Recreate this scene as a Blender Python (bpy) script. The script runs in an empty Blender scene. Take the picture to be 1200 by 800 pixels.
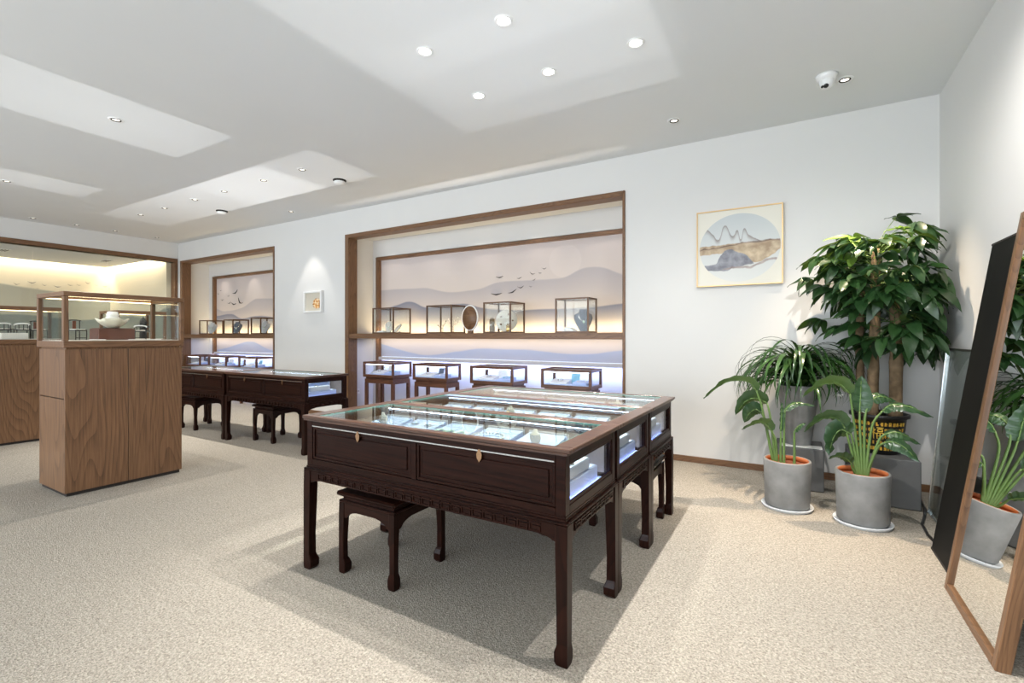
import bpy, bmesh, math, random
from mathutils import Vector, Matrix
random.seed(7)
PI = math.pi
sc = bpy.context.scene
COL = sc.collection

# ------------------------------------------------------------------ camera, world, daylight, exposure
CAM_H = 1.35
YAW = math.atan(330 / 558)
cam_d = bpy.data.cameras.new('camera')
cam_d.sensor_width = 36.0
cam_d.lens = 36.0 * 558 / 1200
cam_d.shift_y = -6 / 1200
cam_d.clip_start = 0.05
cam = bpy.data.objects.new('camera', cam_d)
cam.location = (0, 0, CAM_H)
cam.rotation_euler = (PI / 2, 0, YAW)
COL.objects.link(cam)
sc.camera = cam

world = bpy.data.worlds.new('daylight_sky')
sc.world = world
world.use_nodes = True
world.node_tree.nodes['Background'].inputs[0].default_value = (0.72, 0.85, 1.0, 1)
world.node_tree.nodes['Background'].inputs[1].default_value = 1.6


def area(name, loc, rot, sx, sy, power, col, spread=PI):
    d = bpy.data.lights.new(name, 'AREA')
    d.shape = 'RECTANGLE'
    d.size, d.size_y = sx, sy
    d.energy = power
    d.color = col
    d.spread = spread
    o = bpy.data.objects.new(name, d)
    o.location, o.rotation_euler = loc, rot
    COL.objects.link(o)
    return o


# daylight entering through the shop front behind the camera
area('daylight_window', (-5.0, -4.85, 1.6), (PI / 2, 0, 0), 11.0, 2.6, 500, (0.88, 0.95, 1.0))

sc.view_settings.view_transform = 'Standard'
sc.view_settings.look = 'None'
sc.view_settings.exposure = 0.2
sc.view_settings.gamma = 1.0
sc.view_settings.use_curve_mapping = False
sc.cycles.max_bounces = 10
sc.cycles.diffuse_bounces = 5
sc.cycles.glossy_bounces = 5
sc.cycles.transmission_bounces = 8
sc.cycles.transparent_max_bounces = 24
sc.cycles.sample_clamp_indirect = 4.0
sc.cycles.caustics_reflective = False
sc.cycles.caustics_refractive = False

# ------------------------------------------------------------------ materials
MATS = {}


def nt(name):
    m = bpy.data.materials.new(name)
    m.use_nodes = True
    t = m.node_tree
    b = t.nodes['Principled BSDF']
    return m, t, b


def N(t, kind, **kw):
    n = t.nodes.new(kind)
    for k, v in kw.items():
        setattr(n, k, v)
    return n


def L(t, a, b):
    t.links.new(a, b)


def math_n(t, op, a, b=None, clamp=False):
    n = N(t, 'ShaderNodeMath', operation=op)
    n.use_clamp = clamp
    for i, v in enumerate((a, b)):
        if v is None:
            continue
        if hasattr(v, 'is_linked'):
            L(t, v, n.inputs[i])
        else:
            n.inputs[i].default_value = v
    return n.outputs[0]


def mixc(t, fac, a, b):
    n = N(t, 'ShaderNodeMix', data_type='RGBA')
    for s, v in ((n.inputs[0], fac), (n.inputs[6], a), (n.inputs[7], b)):
        if hasattr(v, 'is_linked'):
            L(t, v, s)
        elif isinstance(v, (int, float)):
            s.default_value = v
        else:
            s.default_value = (*v, 1)
    return n.outputs[2]


def srgb(r, g, b):
    f = lambda c: (c / 255 / 12.92) if c <= 10 else (((c / 255) + .055) / 1.055) ** 2.4
    return (f(r), f(g), f(b))


def plain(name, col, rough=0.5, metal=0.0, var=0.12, scale=12, bump=0.0, coat=0.0, spec=0.5):
    """principled material with a little procedural mottling"""
    if name in MATS:
        return MATS[name]
    m, t, b = nt(name)
    tc = N(t, 'ShaderNodeTexCoord')
    nz = N(t, 'ShaderNodeTexNoise')
    nz.inputs['Scale'].default_value = scale
    nz.inputs['Detail'].default_value = 4
    L(t, tc.outputs['Object'], nz.inputs['Vector'])
    lo = tuple(c * (1 - var) for c in col)
    hi = tuple(min(1, c * (1 + var)) for c in col)
    L(t, mixc(t, nz.outputs[0], lo, hi), b.inputs['Base Color'])
    b.inputs['Roughness'].default_value = rough
    b.inputs['Metallic'].default_value = metal
    b.inputs['Coat Weight'].default_value = coat
    b.inputs['Specular IOR Level'].default_value = spec
    if bump:
        bp = N(t, 'ShaderNodeBump')
        bp.inputs['Strength'].default_value = bump
        bp.inputs['Distance'].default_value = 0.004
        L(t, nz.outputs[0], bp.inputs['Height'])
        L(t, bp.outputs[0], b.inputs['Normal'])
    MATS[name] = m
    return m


def wood(name, dark, light, rough=0.35, axis='Z', stretch=9.0, scale=3.0, rings=2.2, coat=0.0, spec=.4):
    """long-grain wood: noise stretched along an axis, with broad cathedral rings"""
    m, t, b = nt(name)
    tc = N(t, 'ShaderNodeTexCoord')
    mp = N(t, 'ShaderNodeMapping')
    s = [stretch, stretch, stretch]
    s['XYZ'.index(axis)] = 0.28
    mp.inputs['Scale'].default_value = s
    L(t, tc.outputs['Object'], mp.inputs['Vector'])
    fine = N(t, 'ShaderNodeTexNoise')
    fine.inputs['Scale'].default_value = scale * 4
    fine.inputs['Detail'].default_value = 6
    fine.inputs['Roughness'].default_value = 0.65
    L(t, mp.outputs[0], fine.inputs['Vector'])
    mp2 = N(t, 'ShaderNodeMapping')
    s2 = [2.6, 2.6, 2.6]
    s2['XYZ'.index(axis)] = 0.42
    mp2.inputs['Scale'].default_value = s2
    L(t, tc.outputs['Object'], mp2.inputs['Vector'])
    big = N(t, 'ShaderNodeTexNoise')
    big.inputs['Scale'].default_value = rings * .55
    big.inputs['Detail'].default_value = 2
    L(t, mp2.outputs[0], big.inputs['Vector'])
    ring = math_n(t, 'FRACT', math_n(t, 'MULTIPLY', big.outputs[0], 40.0))
    ring = math_n(t, 'POWER', ring, 2.5)
    f = math_n(t, 'ADD', math_n(t, 'MULTIPLY', fine.outputs[0], 1.0), math_n(t, 'MULTIPLY', ring, -0.22))
    f = math_n(t, 'SUBTRACT', math_n(t, 'MULTIPLY', f, 1.7), 0.22, True)
    L(t, mixc(t, f, dark, light), b.inputs['Base Color'])
    b.inputs['Roughness'].default_value = rough
    b.inputs['Coat Weight'].default_value = coat
    b.inputs['Specular IOR Level'].default_value = spec
    b.inputs['Coat Roughness'].default_value = 0.15
    bp = N(t, 'ShaderNodeBump')
    bp.inputs['Strength'].default_value = 0.08
    bp.inputs['Distance'].default_value = 0.002
    L(t, fine.outputs[0], bp.inputs['Height'])
    L(t, bp.outputs[0], b.inputs['Normal'])
    MATS[name] = m
    return m


def glassy(name, tint=(0.982, 0.992, 0.987), ior=1.5, rough=0.0):
    """thin sheet glass: clear transmission plus Fresnel mirror reflection"""
    m = bpy.data.materials.new(name)
    m.use_nodes = True
    t = m.node_tree
    t.nodes.clear()
    out = N(t, 'ShaderNodeOutputMaterial')
    tr = N(t, 'ShaderNodeBsdfTransparent')
    nz = N(t, 'ShaderNodeTexNoise')
    nz.inputs['Scale'].default_value = 3
    L(t, mixc(t, nz.outputs[0], tuple(c * .985 for c in tint), tint), tr.inputs[0])
    gl = N(t, 'ShaderNodeBsdfGlossy')
    gl.inputs['Roughness'].default_value = rough
    lw = N(t, 'ShaderNodeLayerWeight')                   # Schlick's Fresnel, the same from either side of the sheet
    f0 = ((ior - 1) / (ior + 1)) ** 2
    fr = math_n(t, 'ADD', math_n(t, 'MULTIPLY', math_n(t, 'POWER', lw.outputs['Facing'], 5.0), 1 - f0), f0)
    lw.inputs['Blend'].default_value = .5
    mx = N(t, 'ShaderNodeMixShader')
    L(t, fr, mx.inputs[0])
    L(t, tr.outputs[0], mx.inputs[1])
    L(t, gl.outputs[0], mx.inputs[2])
    L(t, mx.outputs[0], out.inputs[0])
    MATS[name] = m
    return m


def emit(name, col, strength):
    m, t, b = nt(name)
    b.inputs['Base Color'].default_value = (*col, 1)
    b.inputs['Emission Color'].default_value = (*col, 1)
    b.inputs['Emission Strength'].default_value = strength
    MATS[name] = m
    return m


def leafmat(name, dark, light, rough=0.35, trans=0.25):
    m, t, b = nt(name)
    tc = N(t, 'ShaderNodeTexCoord')
    oi = N(t, 'ShaderNodeObjectInfo')
    nz = N(t, 'ShaderNodeTexNoise')
    nz.inputs['Scale'].default_value = 6
    L(t, tc.outputs['Object'], nz.inputs['Vector'])
    f = math_n(t, 'ADD', math_n(t, 'MULTIPLY', nz.outputs[0], 0.5), math_n(t, 'MULTIPLY', oi.outputs['Random'], 0.6), True)
    c = mixc(t, f, dark, light)
    L(t, c, b.inputs['Base Color'])
    b.inputs['Roughness'].default_value = rough
    tl = N(t, 'ShaderNodeBsdfTranslucent')
    L(t, mixc(t, 0.5, c, (0.25, 0.42, 0.05)), tl.inputs[0])
    mx = N(t, 'ShaderNodeMixShader')
    mx.inputs[0].default_value = trans
    L(t, b.outputs[0], mx.inputs[1])
    L(t, tl.outputs[0], mx.inputs[2])
    L(t, mx.outputs[0], t.nodes['Material Output'].inputs[0])
    MATS[name] = m
    return m


def carpet():
    m, t, b = nt('loop_pile_carpet')
    tc = N(t, 'ShaderNodeTexCoord')
    a = N(t, 'ShaderNodeTexNoise')
    a.inputs['Scale'].default_value = 95
    a.inputs['Detail'].default_value = 3
    a.inputs['Roughness'].default_value = .7
    L(t, tc.outputs['Object'], a.inputs['Vector'])
    v = N(t, 'ShaderNodeTexVoronoi')
    v.inputs['Scale'].default_value = 150
    L(t, tc.outputs['Object'], v.inputs['Vector'])
    c2 = N(t, 'ShaderNodeTexNoise')
    c2.inputs['Scale'].default_value = 0.9
    L(t, tc.outputs['Object'], c2.inputs['Vector'])
    f = math_n(t, 'MULTIPLY', math_n(t, 'SUBTRACT', a.outputs[0], 0.33), 2.9, True)
    sep = N(t, 'ShaderNodeSeparateColor')
    L(t, v.outputs['Color'], sep.inputs[0])
    f = math_n(t, 'ADD', math_n(t, 'MULTIPLY', f, .62), math_n(t, 'MULTIPLY', sep.outputs[0], .38), True)
    base = mixc(t, f, srgb(104, 97, 87), srgb(194, 186, 173))
    base = mixc(t, math_n(t, 'MULTIPLY', c2.outputs[0], .22), base, srgb(155, 147, 135))
    L(t, base, b.inputs['Base Color'])
    b.inputs['Roughness'].default_value = 0.95
    b.inputs['Specular IOR Level'].default_value = 0.1
    bp = N(t, 'ShaderNodeBump')
    bp.inputs['Strength'].default_value = .7
    bp.inputs['Distance'].default_value = .006
    L(t, v.outputs[0], bp.inputs['Height'])
    L(t, bp.outputs[0], b.inputs['Normal'])
    MATS['carpet'] = m
    return m


def fcurve(t, src, pts):
    n = N(t, 'ShaderNodeFloatCurve')
    L(t, src, n.inputs['Value'])
    c = n.mapping.curves[0]
    pts = sorted(pts)
    c.points[0].location = pts[0]
    c.points[1].location = pts[-1]
    for p in pts[1:-1]:
        c.points.new(*p)
    for p in c.points:
        p.handle_type = 'AUTO_CLAMPED'
    n.mapping.update()
    return n.outputs[0]


def below(t, z, h, soft):
    """1 where z < h, soft edge"""
    return math_n(t, 'DIVIDE', math_n(t, 'SUBTRACT', h, z), soft, True)


def mural(name, ax, sky_top, sky_low, layers, moon=None, rough=.85):
    """ink-wash landscape print: soft ridges drawn with float curves across the sheet"""
    m, t, b = nt(name)
    tc = N(t, 'ShaderNodeTexCoord')
    sp = N(t, 'ShaderNodeSeparateXYZ')
    L(t, tc.outputs['Generated'], sp.inputs[0])
    x, z = sp.outputs[ax], sp.outputs[2]
    nz = N(t, 'ShaderNodeTexNoise')
    nz.inputs['Scale'].default_value = 5
    nz.inputs['Detail'].default_value = 5
    L(t, tc.outputs['Generated'], nz.inputs['Vector'])
    jit = math_n(t, 'MULTIPLY', math_n(t, 'SUBTRACT', nz.outputs[0], .5), .035)
    c = mixc(t, z, sky_low, sky_top)
    # faint horizontal brush streaks
    mp = N(t, 'ShaderNodeMapping')
    mp.inputs['Scale'].default_value = (1.5, 1.5, 14)
    L(t, tc.outputs['Generated'], mp.inputs['Vector'])
    st = N(t, 'ShaderNodeTexNoise')
    st.inputs['Scale'].default_value = 2
    L(t, mp.outputs[0], st.inputs['Vector'])
    c = mixc(t, math_n(t, 'MULTIPLY', st.outputs[0], .25), c, tuple(v * 1.12 for v in sky_top))
    if moon:
        mx_, mz_, rx, rz = moon
        dx = math_n(t, 'DIVIDE', math_n(t, 'SUBTRACT', x, mx_), rx)
        dz = math_n(t, 'DIVIDE', math_n(t, 'SUBTRACT', z, mz_), rz)
        d = math_n(t, 'ADD', math_n(t, 'MULTIPLY', dx, dx), math_n(t, 'MULTIPLY', dz, dz))
        c = mixc(t, math_n(t, 'MULTIPLY', below(t, d, 1.0, .1), .12), c, (0.9, .82, .78))
    for pts, col, fade, depth in layers:
        h = math_n(t, 'ADD', fcurve(t, x, pts), jit)
        msk = below(t, z, h, .012)
        fd = math_n(t, 'DIVIDE', math_n(t, 'SUBTRACT', h, z), depth, True)
        fd = math_n(t, 'SUBTRACT', 1.0, math_n(t, 'MULTIPLY', fd, fade))
        c = mixc(t, math_n(t, 'MULTIPLY', msk, fd), c, col)
    L(t, c, b.inputs['Base Color'])
    b.inputs['Roughness'].default_value = rough
    b.inputs['Specular IOR Level'].default_value = .2
    MATS[name] = m
    return m


M_WALL = plain('white_wall_paint', (0.70, 0.69, 0.672), .85, var=.015, scale=3, spec=.2)
M_CEIL = plain('white_ceiling_paint', (0.76, 0.765, 0.765), .9, var=.012, scale=2, spec=.15)
M_DARK = wood('dark_rosewood', (0.005, 0.0018, 0.0014), (0.026, 0.0080, 0.0048), .30, 'X', 10, 2.5, 1.5, spec=.12)
M_DARKV = wood('dark_rosewood_upright', (0.005, 0.0018, 0.0014), (0.026, 0.0080, 0.0048), .30, 'Z', 10, 2.5, 1.5, spec=.12)
M_RIM = wood('worn_rosewood_rim', (0.018, 0.0075, 0.005), (0.105, 0.045, 0.025), .3, 'X', 12, 3, 1.5, coat=.3)
M_WAL = wood('walnut_veneer', srgb(78, 54, 37), srgb(136, 100, 70), .42, 'Z', 8, 2.5, 1.1)
M_WALH = wood('walnut_trim', srgb(82, 57, 38), srgb(134, 98, 68), .4, 'X', 8, 3, 2)
M_WALV = wood('walnut_trim_upright', srgb(82, 57, 38), srgb(134, 98, 68), .4, 'Z', 8, 3, 2)
M_WALY = wood('walnut_trim_depth', srgb(82, 57, 38), srgb(134, 98, 68), .4, 'Y', 8, 3, 2)
M_CASE = wood('brown_case_wood', srgb(60, 36, 26), srgb(118, 78, 58), .35, 'X', 8, 3, 2)
M_THIN = plain('bronze_case_bar', srgb(92, 66, 48), .35, .3, var=.1)
M_GLASS = glassy('clear_glass', ior=1.27)          # anti-reflective cabinet glass
M_GTOP = glassy('table_glass', (0.93, 0.975, 0.955), 1.55)
M_GEDGE = plain('green_glass_edge', (0.10, 0.32, 0.28), .1, var=.3, scale=20)
M_LED = emit('cool_led', (0.66, 0.78, 1.0), 17)
M_LEDV = emit('violet_led', (.46, .54, 1.0), 15)
M_LEDS = emit('soft_cool_led', (.74, .82, 1.0), 7)
M_LEDC = emit('shelf_led', (1.0, .92, .80), 4)
M_LEDG = emit('shelf_warm_led', (1.0, .78, .45), 7)
M_LEDW = emit('warm_led', (1.0, 0.78, 0.46), 5)
M_ALU = plain('polished_aluminium', (0.85, 0.87, 0.9), .18, 1.0, var=.04)
M_BRASS = plain('worn_brass', (0.27, 0.16, 0.09), .4, 1.0, var=.3, scale=60)
M_CLOTH = plain('pale_blue_cloth', (0.50, 0.60, 0.86), .9, var=.08, scale=80, bump=.2)
M_CREAM = plain('cream_leatherette', (0.78, 0.74, 0.66), .7, var=.06, scale=50)
M_WHITE = plain('white_plastic', (0.82, 0.82, 0.81), .35, var=.02)
M_SILV = plain('silver_jewellery', (0.88, 0.88, 0.86), .15, 1.0, var=.05)
M_GOLD = plain('gold_jewellery', (0.85, 0.58, 0.22), .2, 1.0, var=.08)
M_JADE = plain('pale_jade', (0.62, 0.80, 0.68), .15, var=.2, scale=30, coat=.4)
M_PEARL = plain('white_pearl', (0.86, 0.84, 0.80), .15, var=.04, coat=.5)
M_BLUESTONE = plain('blue_stone', (0.25, 0.52, 0.66), .2, var=.25, scale=20)
M_BLACK = plain('black_lacquer', (0.012, 0.011, 0.011), .35, var=.3)
M_BLKBOARD = plain('black_board', (0.007, 0.0068, 0.0062), .6, var=.4, scale=3, spec=.12)
M_CONC = plain('grey_concrete', (0.225, 0.225, 0.222), .8, var=.5, scale=9, bump=.3)
M_CONCD = plain('dark_grey_concrete', (0.13, 0.13, 0.13), .85, var=.3, scale=5, bump=.4)
M_TERRA = plain('terracotta_liner', (0.42, 0.12, 0.035), .6, var=.25, scale=18)
M_SOIL = plain('dark_potting_soil', (0.06, 0.03, 0.018), .95, var=.6, scale=60, bump=.8)
M_BARK = plain('tan_bark', (0.20, 0.135, 0.075), .9, var=.55, scale=26, bump=1.0)
M_STEM = plain('green_stem', (0.13, 0.22, 0.06), .45, var=.25, scale=15)
M_LEAF = leafmat('pachira_leaf', (0.007, 0.028, 0.010), (0.032, 0.085, 0.022), .34, .14)
M_LEAFY = leafmat('young_pachira_leaf', (0.10, 0.22, 0.03), (0.22, 0.36, 0.06), .35, .35)
M_STRAP = leafmat('strap_leaf', (0.008, 0.030, 0.010), (0.05, 0.12, 0.03), .25, .12)
M_BOP = leafmat('paddle_leaf', (0.014, 0.045, 0.020), (0.055, 0.12, 0.05), .28, .15)
M_MIRROR = plain('silvered_mirror', (0.93, 0.94, 0.93), .01, 1.0, var=.005)
M_FRAMEG = plain('pale_gold_frame', (0.72, 0.50, 0.25), .35, .5, var=.12)
M_SHADE = plain('dark_gap', (0.02, 0.015, 0.012), .8)

# ------------------------------------------------------------------ mesh helpers


class MB:
    def __init__(self):
        self.bm = bmesh.new()

    def box(self, x0, x1, y0, y1, z0, z1, bev=0.0):
        bm = self.bm
        vs = [bm.verts.new((x, y, z)) for z in (z0, z1) for y in (y0, y1) for x in (x0, x1)]
        fs = []
        for q in ((0, 2, 3, 1), (4, 5, 7, 6), (0, 1, 5, 4), (2, 6, 7, 3), (0, 4, 6, 2), (1, 3, 7, 5)):
            fs.append(bm.faces.new([vs[i] for i in q]))
        if bev:
            es = list({e for f in fs for e in f.edges})
            bmesh.ops.bevel(bm, geom=es, offset=bev, segments=1, affect='EDGES', profile=.5)
        return self

    def quad(self, pts):
        self.bm.faces.new([self.bm.verts.new(p) for p in pts])
        return self

    def tube(self, pts, r, n=8, closed=False):
        bm = self.bm
        pts = [Vector(p) for p in pts]
        rs = r if isinstance(r, (list, tuple)) else [r] * len(pts)
        rings = []
        K = len(pts)
        side = None
        for i, p in enumerate(pts):
            if closed:
                d = pts[(i + 1) % K] - pts[i - 1]
            else:
                d = pts[min(i + 1, K - 1)] - pts[max(i - 1, 0)]
            d = d.normalized() if d.length > 1e-9 else Vector((0, 0, 1))
            if side is None:
                up = Vector((0, 0, 1)) if abs(d.z) < .9 else Vector((1, 0, 0))
                side = d.cross(up).normalized()
            else:
                side = side - d * side.dot(d)
                side = side.normalized() if side.length > 1e-6 else d.orthogonal().normalized()
            o = d.cross(side)
            rings.append([bm.verts.new(p + (side * math.cos(a) + o * math.sin(a)) * rs[i])
                          for a in (2 * PI * k / n for k in range(n))])
        m = K if closed else K - 1
        for i in range(m):
            A, B = rings[i], rings[(i + 1) % K]
            for k in range(n):
                bm.faces.new((A[k], A[(k + 1) % n], B[(k + 1) % n], B[k]))
        if not closed:
            bm.faces.new(rings[0][::-1])
            bm.faces.new(rings[-1])
        return self

    def ring(self, c, R, r, axis='z', n=20, m=6, sx=1, sy=1):
        c = Vector(c)
        pts = []
        for k in range(n):
            a = 2 * PI * k / n
            u, v = R * math.cos(a) * sx, R * math.sin(a) * sy
            pts.append(c + (Vector((u, v, 0)) if axis == 'z' else Vector((u, 0, v)) if axis == 'y' else Vector((0, u, v))))
        return self.tube(pts, r, m, True)

    def lathe(self, prof, n=32, c=(0, 0, 0), sx=1, sy=1, cap=True):
        bm = self.bm
        rings = []
        for r, z in prof:
            if r < 1e-6:
                rings.append([bm.verts.new((c[0], c[1], c[2] + z))])
            else:
                rings.append([bm.verts.new((c[0] + r * sx * math.cos(2 * PI * k / n), c[1] + r * sy * math.sin(2 * PI * k / n), c[2] + z)) for k in range(n)])
        for A, B in zip(rings, rings[1:]):
            for k in range(n):
                k2 = (k + 1) % n
                if len(A) == 1 and len(B) == 1:
                    continue
                if len(A) == 1:
                    bm.faces.new((A[0], B[k2], B[k]))
                elif len(B) == 1:
                    bm.faces.new((A[k], A[k2], B[0]))
                else:
                    bm.faces.new((A[k], A[k2], B[k2], B[k]))
        if cap:
            if len(rings[0]) > 1:
                bm.faces.new(rings[0][::-1])
            if len(rings[-1]) > 1:
                bm.faces.new(rings[-1])
        return self

    def prism(self, poly, axis, a, b):
        """extrude a 2-D outline along an axis between a and b; x:(y,z) y:(x,z) z:(x,y)"""
        bm = self.bm

        def P(p, w):
            return {'x': (w, p[0], p[1]), 'y': (p[0], w, p[1]), 'z': (p[0], p[1], w)}[axis]
        A = [bm.verts.new(P(p, a)) for p in poly]
        B = [bm.verts.new(P(p, b)) for p in poly]
        bm.faces.new(A[::-1])
        bm.faces.new(B)
        for i in range(len(poly)):
            j = (i + 1) % len(poly)
            bm.faces.new((A[i], A[j], B[j], B[i]))
        return self

    def loft(self, sections):
        """sections: list of (z, x0, x1, y0, y1)"""
        bm = self.bm
        rings = [[bm.verts.new(p) for p in ((x0, y0, z), (x1, y0, z), (x1, y1, z), (x0, y1, z))] for z, x0, x1, y0, y1 in sections]
        for A, B in zip(rings, rings[1:]):
            for k in range(4):
                bm.faces.new((A[k], A[(k + 1) % 4], B[(k + 1) % 4], B[k]))
        bm.faces.new(rings[0][::-1])
        bm.faces.new(rings[-1])
        return self

    def ball(self, c, r, u=12, v=8, s=(1, 1, 1)):
        mt = Matrix.Translation(c) @ Matrix.Diagonal((r * s[0], r * s[1], r * s[2], 1))
        bmesh.ops.create_uvsphere(self.bm, u_segments=u, v_segments=v, radius=1, matrix=mt)
        return self

    def mesh(self, name, mat, smooth=False):
        bmesh.ops.recalc_face_normals(self.bm, faces=self.bm.faces)
        me = bpy.data.meshes.new(name)
        self.bm.to_mesh(me)
        self.bm.free()
        me.materials.append(mat)
        if smooth:
            for p in me.polygons:
                p.use_smooth = True
        return me

    def build(self, name, mat, parent=None, smooth=False, loc=(0, 0, 0), rot=(0, 0, 0)):
        o = bpy.data.objects.new(name, self.mesh(name, mat, smooth))
        COL.objects.link(o)
        o.parent = parent
        o.location, o.rotation_euler = loc, rot
        return o


def tag(o, label, cat, group=None):
    o['label'], o['category'] = label, cat
    if group:
        o['group'] = group
    return o


def thing(name, label, cat, loc=(0, 0, 0), rz=0, group=None):
    o = bpy.data.objects.new(name, None)
    o.empty_display_size = .1
    COL.objects.link(o)
    o.location = loc
    o.rotation_euler = (0, 0, rz)
    return tag(o, label, cat, group)


def struct(o):
    o['kind'] = 'structure'
    return o


def inst(name, me, parent, loc, rot, scale=(1, 1, 1)):
    o = bpy.data.objects.new(name, me)
    COL.objects.link(o)
    o.parent = parent
    o.location, o.rotation_euler, o.scale = loc, rot, scale
    return o


def copy_tree(o, parent=None):
    c = o.copy()
    COL.objects.link(c)
    c.parent = parent
    for ch in list(o.children):
        copy_tree(ch, c)
    return c


# ------------------------------------------------------------------ the room
XR, YB, XL, YF, ZC = 1.08, 5.39, -11.9, -5.0, 3.43      # right wall, back wall, left wall, shop front, ceiling
N1 = (-6.39, -1.67, 3.03)                                # wide niche
N2 = (-11.78, -8.33, 3.03)                               # far niche
ND = 0.6                                                 # niche depth
struct(MB().box(-15.3, XR + .2, YF - .2, YB + 1.0, -.12, 0).build('floor', carpet()))
struct(MB().box(XL - .0, XR + .2, YF - .2, YB + .02, ZC, ZC + .12).build('ceiling', M_CEIL))
struct(MB().box(XR, XR + .15, YF - .2, YB + .15, 0, ZC).build('wall_right', M_WALL))
wb = MB()
wb.box(N1[1], XR, YB, YB + .15, 0, ZC)
wb.box(N2[1], N1[0], YB, YB + .15, 0, ZC)
wb.box(XL, N2[0], YB, YB + .15, 0, ZC)
wb.box(N1[0], N1[1], YB, YB + .15, N1[2], ZC)
wb.box(N2[0], N2[1], YB, YB + .15, N2[2], ZC)
struct(wb.build('wall_back', M_WALL))
# left wall with a wide glazed opening into the room beyond
LO = (-1.6, 5.32, 3.0)
wl = MB()
wl.box(XL - .15, XL, LO[1], YB + .15, 0, ZC)
wl.box(XL - .15, XL, YF - .2, LO[0], 0, ZC)
wl.box(XL - .15, XL, LO[0], LO[1], LO[2], ZC)
struct(wl.build('wall_left', M_WALL))
# shop front behind the camera: piers and lintel round one wide opening
wf = MB()
wf.box(0.7, XR, YF - .15, YF, 0, ZC).box(XL, -10.7, YF - .15, YF, 0, ZC)
wf.box(-10.7, .7, YF - .15, YF, 2.95, ZC).box(-10.7, .7, YF - .15, YF, 0, .12)
struct(wf.build('wall_front', M_WALL))
for i in range(4):
    struct(MB().box(-10.7 + 2.85 * i - .03, -10.7 + 2.85 * i + .03, YF - .12, YF - .05, .12, 2.95).build('window_%d' % (i + 1), M_ALU))
struct(MB().box(-1.63, XR - .012, YB - .014, YB, 0, .065, .003).build('baseboard_back', M_WALH))
struct(MB().box(XR - .014, XR, YF, YB - .016, 0, .065, .003).build('baseboard_right', M_WALY))
struct(MB().box(N2[1] + .04, N1[0] - .04, YB - .014, YB, 0, .065, .003).build('baseboard_middle', M_WALH))

# room behind the glazed opening
RX, RY = -14.95, 5.22
struct(MB().box(RX + .13, XL - .15, -1.8, RY - .13, 3.07, 3.12).build('trim_1', M_CEIL))
struct(MB().box(RX - .1, XL - .15, -1.9, RY + .1, 3.34, 3.42).build('trim_2', M_CEIL))
M_FARW = mural('far_room_mural', 1, srgb(226, 214, 190), srgb(206, 200, 182), [
    ([(0, .70), (.3, .72), (.6, .77), (.7, .765), (.78, .74), (.87, .71), (1, .68)], srgb(160, 160, 150), .45, .3),
    ([(0, .60), (.3, .56), (.5, .5), (.75, .56), (.9, .53), (1, .56)], srgb(126, 134, 134), .5, .3)])
far = struct(MB().box(RX - .1, RX, -1.9, RY + .1, 0, 3.34).build('wall_far_room', M_FARW))
struct(MB().box(RX, XL - .15, RY, RY + .1, 0, 3.34).build('wall_far_side', mural('far_side_mural', 0, srgb(228, 216, 190), srgb(206, 198, 180), [
    ([(0, .53), (.3, .56), (.6, .54), (1, .60)], srgb(150, 152, 146), .5, .3)])))
area('cove_light_back', (RX + .065, 1.8, 3.2), (0, 0, 0), .09, 6.6, 80, (1.0, .88, .70))
area('cove_light_side', ((RX + XL) / 2, RY - .065, 3.2), (0, 0, 0), 2.8, .09, 36, (1.0, .88, .70))
area('far_room_glow', ((RX + XL) / 2, 2.6, 3.0), (0, 0, 0), 1.5, 3.5, 16, (1.0, .88, .68))
for k, (vx, vy) in enumerate(((-13.4, 4.6), (-13.5, 3.0), (-13.2, 1.8))):
    v = thing('ceiling_vent', 'small square vent in the ceiling beyond the glass, ' +
              ('nearest the far corner' if k == 0 else 'midway along' if k == 1 else 'farthest from the corner'), 'vent', (vx, vy, 3.07))
    MB().box(-.16, .16, -.07, .07, -.012, 0, .003).build('frame', M_WHITE, v)
    for s in (-.04, 0, .04):
        MB().box(-.14, .14, s - .008, s + .008, -.016, -.012).build('slat', M_SHADE, v)
# birds on the far mural, walnut frame round the opening and its glass sheets


def bird_mesh(r, seed):
    """gliding bird: two thin swept wings and a small body, in the local xz plane"""
    rnd = random.Random(seed)
    a = rnd.uniform(.25, .9)
    b = rnd.uniform(.05, .5)
    mb = MB()
    L1 = [(-r, 0, r * a), (-r * .55, 0, r * a * .35), (-r * .12, 0, 0)]
    L2 = [(r * .12, 0, 0), (r * .55, 0, r * b * .25), (r, 0, r * b)]
    mb.tube(L1, [r * .025, r * .07, r * .10], 5)
    mb.tube(L2, [r * .10, r * .07, r * .025], 5)
    mb.tube([(-r * .3, 0, -r * .06), (0, 0, -r * .02), (r * .34, 0, -r * .04)], [r * .03, r * .13, r * .03], 6)
    return mb


M_BIRD = plain('ink_black', (0.02, 0.018, 0.02), .6)
mural_far = thing('far_flock', 'flock of small dark birds gliding across the cream wall beyond the glass', 'wall ornament', (RX + .008, 4.4, 2.5))
for i, (y, z, r) in enumerate([(3.52, 2.51, .09), (3.77, 2.57, .13), (3.98, 2.53, .07), (4.21, 2.515, .12), (4.44, 2.576, .09),
                               (4.6, 2.59, .07), (4.77, 2.65, .09), (4.94, 2.62, .05), (5.11, 2.6, .08), (3.87, 2.445, .05), (5.04, 2.525, .05)]):
    bird_mesh(r * .55, i).build('bird', M_BIRD, mural_far, loc=(0, y - 4.4, z - 2.5), rot=(0, 0, PI / 2))

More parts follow.
